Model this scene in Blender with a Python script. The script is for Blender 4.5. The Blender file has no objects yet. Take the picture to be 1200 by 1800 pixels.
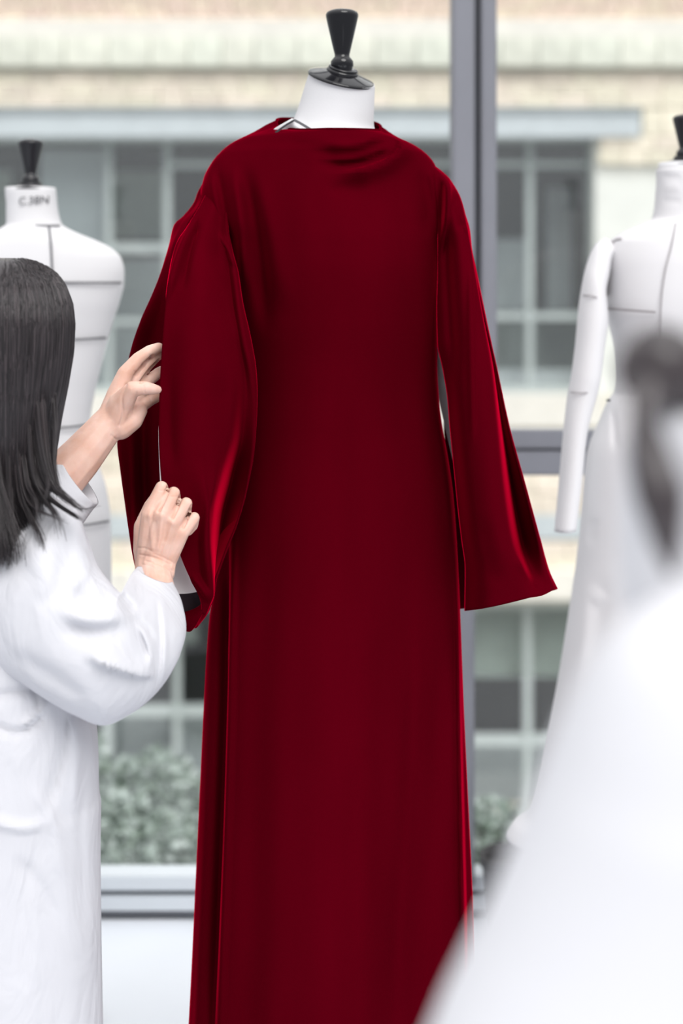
import bpy, bmesh, math, random
import numpy as np
from mathutils import Vector, Matrix, Euler

# ------------------------------------------------------------------ camera, sky, exposure
scene = bpy.context.scene
F = 3000.0          # focal length in pixels of the 1200 x 1800 frame
HY = 540.0          # row of the horizon
CH = 1.45           # camera height above the studio floor
cam_d = bpy.data.cameras.new('camera')
cam_d.sensor_fit = 'VERTICAL'
cam_d.sensor_height = 36.0
cam_d.sensor_width = 24.0
cam_d.lens = F / 1800.0 * 36.0
cam_d.shift_y = (HY - 900.0) / 1800.0
cam_d.dof.use_dof = True
cam_d.dof.focus_distance = 2.52
cam_d.dof.aperture_fstop = 2.3
cam_d.clip_start = 0.05
cam = bpy.data.objects.new('camera', cam_d)
scene.collection.objects.link(cam)
cam.location = (0, 0, CH)
cam.rotation_euler = (math.radians(90), 0, 0)
scene.camera = cam

world = bpy.data.worlds.new('overcast_sky')
scene.world = world
world.use_nodes = True
wn = world.node_tree.nodes; wl = world.node_tree.links
wn.clear()
w_out = wn.new('ShaderNodeOutputWorld'); w_bg = wn.new('ShaderNodeBackground')
w_geo = wn.new('ShaderNodeTexCoord'); w_sep = wn.new('ShaderNodeSeparateXYZ')
w_ramp = wn.new('ShaderNodeValToRGB')
wl.new(w_geo.outputs['Generated'], w_sep.inputs[0])
wl.new(w_sep.outputs['Z'], w_ramp.inputs[0])
w_ramp.color_ramp.elements[0].position = 0.0
w_ramp.color_ramp.elements[0].color = (0.40, 0.415, 0.44, 1)
w_ramp.color_ramp.elements[1].position = 1.0
w_ramp.color_ramp.elements[1].color = (1.42, 1.42, 1.44, 1)
wl.new(w_ramp.outputs[0], w_bg.inputs['Color'])
w_bg.inputs['Strength'].default_value = 0.92
wl.new(w_bg.outputs[0], w_out.inputs[0])

sun_d = bpy.data.lights.new('veiled_sun', 'SUN')
sun_d.energy = 1.9
sun_d.angle = math.radians(40)
sun_d.color = (1.0, 0.98, 0.95)
sun = bpy.data.objects.new('veiled_sun', sun_d)
scene.collection.objects.link(sun)
sun.rotation_euler = (math.radians(42), math.radians(18), 0)

scene.view_settings.view_transform = 'Standard'
scene.view_settings.look = 'None'
scene.view_settings.gamma = 1.0
scene.view_settings.use_curve_mapping = False
scene.view_settings.exposure = 0.38

rng = random.Random(4)
nrng = np.random.RandomState(7)
COL = scene.collection


# ------------------------------------------------------------------ helpers
def P(px, py, Y):
    return ((px - 600.0) / F * Y, Y, CH - (py - HY) / F * Y)


def pix(V):
    Y = V[..., 1]
    return 600.0 + F * V[..., 0] / Y, HY - F * (V[..., 2] - CH) / Y


def pchip(x, xs, ys):
    x = np.asarray(x, float); xs = np.asarray(xs, float); ys = np.asarray(ys, float)
    h = np.diff(xs); d = np.diff(ys) / h
    m = np.zeros_like(ys)
    m[0] = d[0]; m[-1] = d[-1]
    for i in range(1, len(xs) - 1):
        if d[i - 1] * d[i] > 0:
            w1 = 2 * h[i] + h[i - 1]; w2 = h[i] + 2 * h[i - 1]
            m[i] = (w1 + w2) / (w1 / d[i - 1] + w2 / d[i])
    i = np.clip(np.searchsorted(xs, x) - 1, 0, len(xs) - 2)
    t = np.clip((x - xs[i]) / h[i], 0, 1)
    return ((1 + 2 * t) * (1 - t) ** 2 * ys[i] + t * (1 - t) ** 2 * h[i] * m[i]
            + t * t * (3 - 2 * t) * ys[i + 1] + t * t * (t - 1) * h[i] * m[i + 1])


def catmull(pts, n, closed=False):
    """pts (k,3) -> (n,3) smooth curve through the points."""
    pts = np.asarray(pts, float); k = len(pts)
    seg = k if closed else k - 1
    t = np.linspace(0, seg, n, endpoint=not closed)
    i = np.minimum(t.astype(int), seg - 1); f = (t - i)[:, None]

    def g(j):
        return pts[j % k] if closed else pts[np.clip(j, 0, k - 1)]
    p0, p1, p2, p3 = g(i - 1), g(i), g(i + 1), g(i + 2)
    if not closed:
        p0 = np.where((i == 0)[:, None], 2 * p1 - p2, p0)
        p3 = np.where((i == seg - 1)[:, None], 2 * p2 - p1, p3)
    return 0.5 * (2 * p1 + (p2 - p0) * f + (2 * p0 - 5 * p1 + 4 * p2 - p3) * f ** 2 + (3 * p1 - p0 - 3 * p2 + p3) * f ** 3)


def link(name, me, mat=None, parent=None, smooth=True):
    o = bpy.data.objects.new(name, me)
    COL.objects.link(o)
    if mat is not None and len(me.materials) == 0:
        me.materials.append(mat)
    if smooth:
        me.polygons.foreach_set('use_smooth', [True] * len(me.polygons))
    if parent is not None:
        o.parent = parent
        o.matrix_parent_inverse = parent.matrix_world.inverted() if False else Matrix.Translation(-Vector(parent.location)) if parent.type == 'EMPTY' else Matrix.Identity(4)
    return o


def fix_normals(me):
    bm = bmesh.new(); bm.from_mesh(me)
    bmesh.ops.recalc_face_normals(bm, faces=bm.faces[:])
    bm.to_mesh(me); bm.free()


def grid_mesh(name, V, close=True, cap0=False, cap1=False):
    nr, nc = V.shape[:2]
    verts = V.reshape(-1, 3).tolist()
    faces = []
    cc = nc if close else nc - 1
    for r in range(nr - 1):
        a = r * nc; b = a + nc
        for c in range(cc):
            d = (c + 1) % nc
            faces.append((a + c, a + d, b + d, b + c))
    if cap0:
        verts.append(V[0].mean(0).tolist()); k = len(verts) - 1
        faces += [(k, (c + 1) % nc, c) for c in range(nc)]
    if cap1:
        verts.append(V[-1].mean(0).tolist()); k = len(verts) - 1
        o = (nr - 1) * nc
        faces += [(k, o + c, o + (c + 1) % nc) for c in range(nc)]
    me = bpy.data.meshes.new(name)
    me.from_pydata(verts, [], faces)
    me.update()
    fix_normals(me)
    return me


def rows_surface(table, Yc, nrow, ncol, power=2.0):
    """horizontal slices: table of (py, left px, right px, half depth[, Y])."""
    T = np.array([t if len(t) == 5 else tuple(t) + (Yc,) for t in table], float)
    py = np.linspace(T[0, 0], T[-1, 0], nrow)
    py = np.unique(np.concatenate([py, T[:, 0]]))
    L = pchip(py, T[:, 0], T[:, 1]); R = pchip(py, T[:, 0], T[:, 2])
    D = pchip(py, T[:, 0], T[:, 3]); Yr = pchip(py, T[:, 0], T[:, 4])
    u = np.linspace(0, 2 * np.pi, ncol, endpoint=False)
    c, s = np.cos(u), np.sin(u)
    e = 2.0 / power
    c = np.sign(c) * np.abs(c) ** e; s = np.sign(s) * np.abs(s) ** e
    V = np.zeros((len(py), ncol, 3))
    xm = (L + R) / 2; hw = (R - L) / 2
    V[:, :, 0] = ((xm[:, None] + hw[:, None] * c[None]) - 600) / F * Yr[:, None]
    V[:, :, 1] = Yr[:, None] + D[:, None] * s[None]
    V[:, :, 2] = (CH - (py - HY) / F * Yr)[:, None]
    return V, py, u


def pairs_surface(pairs, nrow, ncol):
    """sections given by two outline points (ax, ay, bx, by, Y, half depth)."""
    T = np.array(pairs, float)
    k = np.linspace(0, len(T) - 1, nrow)
    idx = np.arange(len(T))
    C = np.stack([pchip(k, idx, T[:, j]) for j in range(6)], 1)
    u = np.linspace(0, 2 * np.pi, ncol, endpoint=False)
    V = np.zeros((nrow, ncol, 3))
    for r in range(nrow):
        ax, ay, bx, by, Y, d = C[r]
        A = np.array(P(ax, ay, Y)); B = np.array(P(bx, by, Y))
        m = (A + B) / 2; h = (A - B) / 2
        V[r] = m + np.cos(u)[:, None] * h + np.sin(u)[:, None] * np.array([0, d, 0])
    return V


def poly_dist(x, y, pl):
    best = np.full(x.shape, 1e9); side = np.zeros(x.shape); par = np.zeros(x.shape)
    pl = catmull([(a, b, 0) for a, b in pl], max(8, 6 * len(pl)))[:, :2]
    for k_, ((x0, y0), (x1, y1)) in enumerate(zip(pl[:-1], pl[1:])):
        dx, dy = x1 - x0, y1 - y0
        L2 = dx * dx + dy * dy + 1e-9
        t = np.clip(((x - x0) * dx + (y - y0) * dy) / L2, 0, 1)
        ex, ey = x - x0 - t * dx, y - y0 - t * dy
        d = np.hypot(ex, ey)
        m = d < best
        best = np.where(m, d, best)
        side = np.where(m, np.sign(dx * ey - dy * ex), side)
        par = np.where(m, (k_ + t) / (len(pl) - 1), par)
    a = np.clip(np.minimum(par, 1 - par) / 0.28, 0, 1)
    poly_dist.taper = a * a * (3 - 2 * a)
    return best, side


def apply_folds(V, folds, mask=None):
    """push the cloth towards (+) or away from (-) the front along fold lines."""
    x, y = pix(V)
    for f in folds:
        pl, amp, w = f[:3]
        d, s = poly_dist(x, y, pl)
        if len(f) > 3 and f[3]:           # one-sided step fold
            wt = np.where(s * f[3] > 0, np.exp(-(d / (w * 2.4)) ** 2), np.exp(-(d / (w * 0.5)) ** 2))
        else:
            wt = np.exp(-(d / w) ** 2)
        wt = wt * poly_dist.taper
        if mask is not None:
            wt = wt * mask
        V[..., 1] -= amp * wt
    return V


def guides_surface(guides, nv, nu, closed=False):
    """guides: polylines of (px, py, Y) all running top to bottom; skinned across."""
    G = []
    for g in guides:
        g = np.array(g, float)
        y = np.linspace(g[0, 1], g[-1, 1], nv)
        if np.all(np.diff(g[:, 1]) > 0):
            x = pchip(y, g[:, 1], g[:, 0]); d = pchip(y, g[:, 1], g[:, 2])
            q = np.stack([x, y, d], 1)
        else:
            q = catmull(g, nv)
        G.append(q)
    G = np.stack(G, 1)                     # nv, k, 3
    V = np.zeros((nv, nu, 3))
    for r in range(nv):
        q = catmull(G[r], nu, closed)
        V[r, :, 0] = (q[:, 0] - 600) / F * q[:, 2]
        V[r, :, 1] = q[:, 2]
        V[r, :, 2] = CH - (q[:, 1] - HY) / F * q[:, 2]
    return V


def add_solidify(o, t, off=-1):
    m = o.modifiers.new('thickness', 'SOLIDIFY'); m.thickness = t; m.offset = off
    return m


def lathe(name, prof, n=40):
    u = np.linspace(0, 2 * np.pi, n, endpoint=False)
    V = np.zeros((len(prof), n, 3))
    for i, (r, z) in enumerate(prof):
        V[i, :, 0] = r * np.cos(u); V[i, :, 1] = r * np.sin(u); V[i, :, 2] = z
    return grid_mesh(name, V, True, True, True)


def box_mesh(name, x0, x1, y0, y1, z0, z1, bev=0.0):
    bm = bmesh.new()
    bmesh.ops.create_cube(bm, size=1.0)
    for v in bm.verts:
        v.co = Vector((x0 + (v.co.x + .5) * (x1 - x0), y0 + (v.co.y + .5) * (y1 - y0), z0 + (v.co.z + .5) * (z1 - z0)))
    if bev > 0:
        bmesh.ops.bevel(bm, geom=bm.edges[:], offset=bev, segments=2, affect='EDGES')
    me = bpy.data.meshes.new(name); bm.to_mesh(me); bm.free()
    return me


def pbox(name, r, Y, depth, mat, parent=None, bev=0.0):
    """box whose front covers the pixel rectangle r at distance Y."""
    x0, _, z1 = P(r[0], r[1], Y); x1, _, z0 = P(r[2], r[3], Y)
    return link(name, box_mesh(name, x0, x1, Y, Y + depth, z0, z1, bev), mat, parent, smooth=False)


def empty(name, loc=(0, 0, 0)):
    o = bpy.data.objects.new(name, None); COL.objects.link(o); o.location = loc
    o.empty_display_size = 0.1
    return o


def tag(o, label=None, cat=None, group=None, kind=None):
    if label: o['label'] = label
    if cat: o['category'] = cat
    if group: o['group'] = group
    if kind: o['kind'] = kind
    return o


def tube(name, pts, radii, n=8, res=None):
    pts = np.asarray(pts, float); radii = np.asarray(radii, float)
    if res:
        k = len(pts); tt = np.linspace(0, k - 1, res)
        radii = np.interp(tt, np.arange(k), radii); pts = catmull(pts, res)
    V = np.zeros((len(pts), n, 3))
    u = np.linspace(0, 2 * np.pi, n, endpoint=False)
    for i in range(len(pts)):
        t = pts[min(i + 1, len(pts) - 1)] - pts[max(i - 1, 0)]
        t /= np.linalg.norm(t) + 1e-12
        a = np.cross(t, [0.13, 1, 0.21]); a /= np.linalg.norm(a) + 1e-12
        b = np.cross(t, a)
        V[i] = pts[i] + radii[i] * (np.cos(u)[:, None] * a + np.sin(u)[:, None] * b)
    return V


# ------------------------------------------------------------------ materials
def new_mat(name):
    m = bpy.data.materials.new(name); m.use_nodes = True
    return m, m.node_tree.nodes, m.node_tree.links, m.node_tree.nodes['Principled BSDF']


def simple(name, col, rough=0.6, spec=0.4, metal=0.0, var=0.0, vscale=6.0, bump=0.0, bscale=60.0, rand=0.0, coat=0.0):
    m, n, l, b = new_mat(name)
    b.inputs['Roughness'].default_value = rough
    b.inputs['Specular IOR Level'].default_value = spec
    b.inputs['Metallic'].default_value = metal
    b.inputs['Coat Weight'].default_value = coat
    tc = n.new('ShaderNodeTexCoord')
    nz = n.new('ShaderNodeTexNoise'); nz.inputs['Scale'].default_value = vscale; nz.inputs['Detail'].default_value = 5
    l.new(tc.outputs['Object'], nz.inputs['Vector'])
    rp = n.new('ShaderNodeValToRGB')
    lo = [max(0, c * (1 - var)) for c in col]; hi = [min(1, c * (1 + var)) for c in col]
    rp.color_ramp.elements[0].position = 0.35; rp.color_ramp.elements[0].color = (*lo, 1)
    rp.color_ramp.elements[1].position = 0.65; rp.color_ramp.elements[1].color = (*hi, 1)
    l.new(nz.outputs['Fac'], rp.inputs[0])
    out = rp.outputs[0]
    if rand > 0:
        oi = n.new('ShaderNodeObjectInfo'); hs = n.new('ShaderNodeHueSaturation')
        mr = n.new('ShaderNodeMapRange')
        mr.inputs['To Min'].default_value = 1 - rand; mr.inputs['To Max'].default_value = 1 + rand
        l.new(oi.outputs['Random'], mr.inputs['Value'])
        l.new(mr.outputs[0], hs.inputs['Value'])
        mr2 = n.new('ShaderNodeMapRange')
        mr2.inputs['To Min'].default_value = 0.48; mr2.inputs['To Max'].default_value = 0.515
        ml = n.new('ShaderNodeMath'); ml.operation = 'FRACT'
        mm = n.new('ShaderNodeMath'); mm.operation = 'MULTIPLY'; mm.inputs[1].default_value = 7.31
        l.new(oi.outputs['Random'], mm.inputs[0]); l.new(mm.outputs[0], ml.inputs[0])
        l.new(ml.outputs[0], mr2.inputs['Value']); l.new(mr2.outputs[0], hs.inputs['Hue'])
        l.new(out, hs.inputs['Color']); out = hs.outputs[0]
    l.new(out, b.inputs['Base Color'])
    if bump > 0:
        n2 = n.new('ShaderNodeTexNoise'); n2.inputs['Scale'].default_value = bscale; n2.inputs['Detail'].default_value = 4
        l.new(tc.outputs['Object'], n2.inputs['Vector'])
        bp = n.new('ShaderNodeBump'); bp.inputs['Strength'].default_value = bump; bp.inputs['Distance'].default_value = 0.005
        l.new(n2.outputs['Fac'], bp.inputs['Height']); l.new(bp.outputs[0], b.inputs['Normal'])
    return m


def velvet(name, base, tint, sheen=0.7, srough=0.32):
    m, n, l, b = new_mat(name)
    b.inputs['Roughness'].default_value = 0.75
    b.inputs['Specular IOR Level'].default_value = 0.0
    b.inputs['Sheen Weight'].default_value = sheen
    b.inputs['Sheen Roughness'].default_value = srough
    b.inputs['Sheen Tint'].default_value = (*tint, 1)
    tc = n.new('ShaderNodeTexCoord')
    nz = n.new('ShaderNodeTexNoise'); nz.inputs['Scale'].default_value = 5; nz.inputs['Detail'].default_value = 3
    mp = n.new('ShaderNodeMapping'); mp.inputs['Scale'].default_value = (1.5, 1.5, 0.35)
    l.new(tc.outputs['Object'], mp.inputs[0]); l.new(mp.outputs[0], nz.inputs['Vector'])
    rp = n.new('ShaderNodeValToRGB')
    rp.color_ramp.elements[0].position = 0.3; rp.color_ramp.elements[0].color = (*[c * 0.88 for c in base], 1)
    rp.color_ramp.elements[1].position = 0.7; rp.color_ramp.elements[1].color = (*[c * 1.12 for c in base], 1)
    l.new(nz.outputs['Fac'], rp.inputs[0]); l.new(rp.outputs[0], b.inputs['Base Color'])
    return m


M_VELVET = velvet('crimson_velvet', (0.069, 0.0001, 0.0037), (1.0, 0.001, 0.042), 0.78, 0.23)
M_LINING = simple('ivory_lining', (0.86, 0.82, 0.83), 0.55, var=0.03)
M_FACING = simple('shaded_facing', (0.016, 0.006, 0.011), 0.8)  # velvet inside the hem, its shade put into a near-black colour
M_COAT = simple('white_cotton', (0.575, 0.575, 0.61), 0.75, 0.25, var=0.015, vscale=9, bump=0.05, bscale=500)
def add_crumple(m, scale=11.0, strength=0.35):
    n = m.node_tree.nodes; l = m.node_tree.links; b = n['Principled BSDF']
    tc = n.new('ShaderNodeTexCoord'); nz = n.new('ShaderNodeTexNoise')
    nz.inputs['Scale'].default_value = scale; nz.inputs['Detail'].default_value = 3.0; nz.inputs['Distortion'].default_value = 1.2
    mp = n.new('ShaderNodeMapping'); mp.inputs['Rotation'].default_value = (0.3, 0.5, 0.2); mp.inputs['Scale'].default_value = (1, 1, 0.6)
    l.new(tc.outputs['Object'], mp.inputs[0]); l.new(mp.outputs[0], nz.inputs['Vector'])
    bp = n.new('ShaderNodeBump'); bp.inputs['Strength'].default_value = strength; bp.inputs['Distance'].default_value = 0.03
    l.new(nz.outputs['Fac'], bp.inputs['Height'])
    old = b.inputs['Normal'].links[0].from_socket if b.inputs['Normal'].links else None
    if old: l.new(old, bp.inputs['Normal'])
    l.new(bp.outputs[0], b.inputs['Normal'])


add_crumple(M_COAT)
M_COAT2 = simple('bright_white_cotton', (0.68, 0.68, 0.71), 0.75, 0.25, var=0.01)
M_FORM = simple('form_canvas', (0.63, 0.625, 0.64), 0.8, 0.25, var=0.01, bump=0.05, bscale=400)
M_TOILE = simple('toile_cotton', (0.66, 0.65, 0.665), 0.85, 0.2, var=0.015, bump=0.06, bscale=300)
M_TAPE = simple('black_tape', (0.03, 0.03, 0.035), 0.7)
M_TAPEG = simple('grey_tape', (0.12, 0.12, 0.13), 0.8)
M_SEAM = simple('grey_seam', (0.32, 0.30, 0.31), 0.8)
M_BLACK = simple('black_lacquer', (0.006, 0.006, 0.008), 0.10, 0.45)
M_BLACKM = simple('black_satin', (0.010, 0.010, 0.013), 0.3, 0.5)
M_STEEL = simple('steel_pole', (0.5, 0.5, 0.52), 0.3, 0.5, 1.0)
M_FRAME = simple('grey_window_metal', (0.20, 0.205, 0.235), 0.42, 0.5, var=0.03)
M_GASKET = simple('dark_gasket', (0.09, 0.095, 0.11), 0.6)
M_RAIL_LIT = simple('skylit_grey_rail', (0.62, 0.66, 0.70), 0.45, 0.5, var=0.02)  # same window metal, coloured lighter for sky light caught on the rail tops
M_FLOOR = simple('pale_floor', (0.70, 0.73, 0.78), 0.4, 0.35, var=0.015, vscale=2)
M_STONE = simple('cream_stone', (0.86, 0.78, 0.65), 0.9, 0.2, var=0.10, vscale=3, bump=0.3, bscale=12, rand=0.10)
M_BRICK = simple('pink_brick', (0.80, 0.66, 0.54), 0.9, 0.2, var=0.10, vscale=4, rand=0.10)
M_BAND = simple('pale_band_stone', (0.72, 0.73, 0.64), 0.9, 0.2, var=0.12, vscale=2.2, rand=0.06)
M_LEDGE = simple('white_ledge', (0.80, 0.77, 0.71), 0.85, 0.2, var=0.05)
M_WALLB = simple('mortar_wall', (0.78, 0.74, 0.64), 0.9, 0.2, var=0.06)
M_RENDER = simple('pale_render', (0.80, 0.81, 0.77), 0.9, 0.2, var=0.03)
M_LINTEL = simple('blue_grey_steel', (0.54, 0.59, 0.62), 0.6, 0.4, var=0.04)
M_WFRAME = simple('painted_window_frame', (0.42, 0.47, 0.47), 0.6, 0.4, var=0.03)
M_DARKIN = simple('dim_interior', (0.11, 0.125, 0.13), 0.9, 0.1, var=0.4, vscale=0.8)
M_PANELG = simple('grey_blue_panel', (0.33, 0.37, 0.39), 0.7, 0.3, var=0.05)
M_BLIND = simple('sage_blind', (0.36, 0.42, 0.40), 0.8, 0.2, var=0.06)
M_GROUND = simple('courtyard_paving', (0.68, 0.67, 0.64), 0.9, var=0.08)
M_POT = simple('dark_plastic_pot', (0.045, 0.042, 0.045), 0.55)
M_SOIL = simple('soil', (0.05, 0.04, 0.03), 0.95)
M_SKIN0 = None


def skin_mat():
    m, n, l, b = new_mat('skin')
    b.inputs['Roughness'].default_value = 0.5
    b.inputs['Specular IOR Level'].default_value = 0.3
    b.inputs['Subsurface Weight'].default_value = 0.25
    b.inputs['Subsurface Radius'].default_value = (1.0, 0.35, 0.2)
    b.inputs['Subsurface Scale'].default_value = 0.006
    tc = n.new('ShaderNodeTexCoord')
    nz = n.new('ShaderNodeTexNoise'); nz.inputs['Scale'].default_value = 38; nz.inputs['Detail'].default_value = 4
    l.new(tc.outputs['Object'], nz.inputs['Vector'])
    rp = n.new('ShaderNodeValToRGB')
    rp.color_ramp.elements[0].position = 0.3; rp.color_ramp.elements[0].color = (0.66, 0.39, 0.30, 1)
    rp.color_ramp.elements[1].position = 0.72; rp.color_ramp.elements[1].color = (0.76, 0.52, 0.44, 1)
    l.new(nz.outputs['Fac'], rp.inputs[0]); l.new(rp.outputs[0], b.inputs['Base Color'])
    n2 = n.new('ShaderNodeTexNoise'); n2.inputs['Scale'].default_value = 320; n2.inputs['Detail'].default_value = 3
    l.new(tc.outputs['Object'], n2.inputs['Vector'])
    bp = n.new('ShaderNodeBump'); bp.inputs['Strength'].default_value = 0.12; bp.inputs['Distance'].default_value = 0.001
    l.new(n2.outputs['Fac'], bp.inputs['Height']); l.new(bp.outputs[0], b.inputs['Normal'])
    return m


M_SKIN = skin_mat()
M_HAIR = simple('black_brown_hair', (0.036, 0.028, 0.031), 0.33, 0.55, var=0.3, vscale=40)
def strand_mat():
    m, n, l, b = new_mat('hair_strand')
    b.inputs['Roughness'].default_value = 0.34
    b.inputs['Specular IOR Level'].default_value = 0.6
    g = n.new('ShaderNodeNewGeometry'); rp = n.new('ShaderNodeValToRGB')
    rp.color_ramp.elements[0].color = (0.010, 0.008, 0.009, 1)
    rp.color_ramp.elements[1].color = (0.075, 0.060, 0.064, 1)
    e = rp.color_ramp.elements.new(0.7); e.color = (0.028, 0.022, 0.025, 1)
    l.new(g.outputs['Random Per Island'], rp.inputs[0]); l.new(rp.outputs[0], b.inputs['Base Color'])
    return m


M_STRAND = strand_mat()
M_TROUSER = simple('charcoal_trousers', (0.06, 0.06, 0.07), 0.9)
M_SHOE = simple('black_shoe', (0.03, 0.03, 0.03), 0.5)
M_BROWNEYE = simple('dark_eye', (0.03, 0.02, 0.015), 0.2)


def glass_mat(name, refl=0.07):
    m = bpy.data.materials.new(name); m.use_nodes = True
    n = m.node_tree.nodes; l = m.node_tree.links; n.clear()
    o = n.new('ShaderNodeOutputMaterial'); mx = n.new('ShaderNodeMixShader')
    t = n.new('ShaderNodeBsdfTransparent'); g = n.new('ShaderNodeBsdfGlossy')
    t.inputs[0].default_value = (0.985, 0.995, 0.99, 1)
    g.inputs['Roughness'].default_value = 0.02
    mx.inputs[0].default_value = refl
    l.new(t.outputs[0], mx.inputs[1]); l.new(g.outputs[0], mx.inputs[2]); l.new(mx.outputs[0], o.inputs[0])
    return m


M_GLASS = glass_mat('window_glass', 0.05)
M_GLASSF = glass_mat('far_window_glass', 0.10)


def leaf_mat():
    m, n, l, b = new_mat('grey_green_leaf')
    b.inputs['Roughness'].default_value = 0.55
    g = n.new('ShaderNodeNewGeometry')
    rp = n.new('ShaderNodeValToRGB')
    rp.color_ramp.elements[0].color = (0.15, 0.20, 0.15, 1)
    rp.color_ramp.elements[1].color = (0.66, 0.72, 0.70, 1)
    e = rp.color_ramp.elements.new(0.5); e.color = (0.38, 0.45, 0.41, 1)
    l.new(g.outputs['Random Per Island'], rp.inputs[0]); l.new(rp.outputs[0], b.inputs['Base Color'])
    return m


M_LEAF = leaf_mat()
M_BARK = simple('bark', (0.12, 0.09, 0.06), 0.9)

# ------------------------------------------------------------------ setting: floor, courtyard
fl = link('floor', box_mesh('floor', -3.2, 3.2, -1.2, 4.10, -0.12, 0.0), M_FLOOR, smooth=False)
tag(fl, 'pale polished studio floor running up to the window', kind='structure')
gr = link('courtyard_ground', box_mesh('courtyard_ground', -20, 20, 4.3, 22, -4.2, -4.0), M_GROUND, smooth=False)
tag(gr, 'paved courtyard between the studio and the stone building', kind='structure')
bed = link('planting_bed', box_mesh('planting_bed', -4, 4, 5.4, 8.6, -4.0, -1.15), M_SOIL, smooth=False)
tag(bed, 'raised bed of soil carrying the shrubs outside', kind='structure')
wb = link('wall_under_window', box_mesh('wall_under_window', -3.2, 3.2, 4.12, 4.30, -4.0, -0.04), M_RENDER, smooth=False)
tag(wb, 'outer wall below the studio window', kind='structure')

# ------------------------------------------------------------------ the studio window
WY = 4.10
win = empty('window_1', (0, WY, 0))
tag(win, 'grey metal studio window with a tall mullion and an opening sash', kind='structure')
pbox('bottom_rail', (-700, 1577, 1900, 1604), WY - 0.06, 0.075, M_RAIL_LIT, win, 0.004)
pbox('rail_gasket', (-700, 1564, 1900, 1580), WY - 0.035, 0.06, M_GASKET, win)
pbox('sill_rail', (-700, 1541, 1900, 1567), WY - 0.055, 0.09, M_RAIL_LIT, win, 0.004)
pbox('floor_gasket', (-700, 1602, 1900, 1612), WY - 0.06, 0.06, M_GASKET, win)
pbox('mullion', (795, -900, 834, 1560), WY - 0.07, 0.11, M_FRAME, win, 0.004)
pbox('mullion_gasket', (832, -900, 846, 836), WY - 0.02, 0.05, M_GASKET, win)
pbox('sash_stile', (845, -900, 873, 792), WY - 0.05, 0.08, M_FRAME, win, 0.004)
pbox('sash_rail', (845, 757, 1900, 790), WY - 0.05, 0.08, M_FRAME, win, 0.004)
pbox('transom_gasket', (834, 786, 1900, 797), WY - 0.02, 0.05, M_GASKET, win)
pbox('transom', (834, 794, 1900, 836), WY - 0.07, 0.11, M_FRAME, win, 0.004)
pbox('top_rail', (-700, -960, 1900, -890), WY - 0.07, 0.11, M_FRAME, win, 0.004)
pbox('glass_pane', (-700, -900, 800, 1560), WY + 0.005, 0.006, M_GLASS, win)
pbox('glass_pane', (870, -900, 1900, 760), WY + 0.005, 0.006, M_GLASS, win)
pbox('glass_pane', (830, 834, 1900, 1560), WY + 0.005, 0.006, M_GLASS, win)

# ------------------------------------------------------------------ stone building across the courtyard
BY = 14.0
bld = empty('stone_building', (0, BY, -4.0))
tag(bld, 'cream stone building with grey-framed windows across the courtyard', 'building')
XL, XR = -900, 2100
WTOP, WBOT, WR = 240, 692, 1046        # upper window opening
LTOP, LBOT, LR = 1058, 1440, 1170      # lower window opening
pbox('wall', (XL, -700, XR, WTOP), BY + 0.06, 0.5, M_WALLB, bld)
pbox('wall', (WR, WTOP, XR, WBOT), BY + 0.06, 0.5, M_RENDER, bld)
pbox('wall', (XL, WBOT, XR, LTOP), BY + 0.06, 0.5, M_WALLB, bld)
pbox('wall', (LR, LTOP, XR, LBOT), BY + 0.06, 0.5, M_RENDER, bld)
pbox('wall', (XL, LBOT, XR, 1760), BY + 0.06, 0.5, M_WALLB, bld)
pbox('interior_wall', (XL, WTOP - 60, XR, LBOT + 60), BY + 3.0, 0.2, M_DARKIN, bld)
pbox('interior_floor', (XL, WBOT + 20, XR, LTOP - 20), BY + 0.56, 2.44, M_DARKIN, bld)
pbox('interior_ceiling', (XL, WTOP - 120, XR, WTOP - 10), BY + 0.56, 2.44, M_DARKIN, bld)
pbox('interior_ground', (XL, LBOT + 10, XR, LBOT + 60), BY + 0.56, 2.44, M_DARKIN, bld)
pbox('ledge', (XL, 34, XR, 66), BY - 0.12, 0.3, M_LEDGE, bld)
pbox('lintel', (XL, 196, 1126, 240), BY - 0.06, 0.3, M_LINTEL, bld)
pbox('lintel_cap', (XL, 189, 1126, 197), BY - 0.09, 0.3, M_PANELG, bld)
pbox('window_sill', (XL, 694, 1062, 752), BY - 0.14, 0.4, M_LEDGE, bld)
pbox('band_course', (XL, 905, XR, 948), BY - 0.05, 0.2, M_LINTEL, bld)
pbox('window_ledge', (XL, 1006, XR, 1054), BY - 0.10, 0.3, M_LEDGE, bld)

unit = box_mesh('block', -0.5, 0.5, -0.5, 0.5, -0.5, 0.5, 0.02)
unit_by_mat = {}


def block(px0, py0, px1, py1, proud, mat, name):
    if (name, mat.name) not in unit_by_mat:
        me = unit.copy(); me.materials.append(mat); unit_by_mat[(name, mat.name)] = me
    g = 0.8
    x0, _, z1 = P(px0 + g, py0 + g, BY); x1, _, z0 = P(px1 - g, py1 - g, BY)
    o = bpy.data.objects.new(name, unit_by_mat[(name, mat.name)]); COL.objects.link(o)
    o.parent = bld
    d = 0.16 + proud
    y = BY + 0.08 - proud + rng.uniform(-0.006, 0.006)
    o.location = ((x0 + x1) / 2, y - BY, (z0 + z1) / 2 + 4.0)
    o.scale = (x1 - x0, d, z1 - z0)


def course(py0, py1, w, proud, mat, name, x0=-60, x1=1290, off=0.0):
    x = x0 - off
    while x < x1:
        ww = w * rng.uniform(0.8, 1.2)
        block(x, py0, x + ww, py1, proud, mat, name); x += ww


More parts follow.
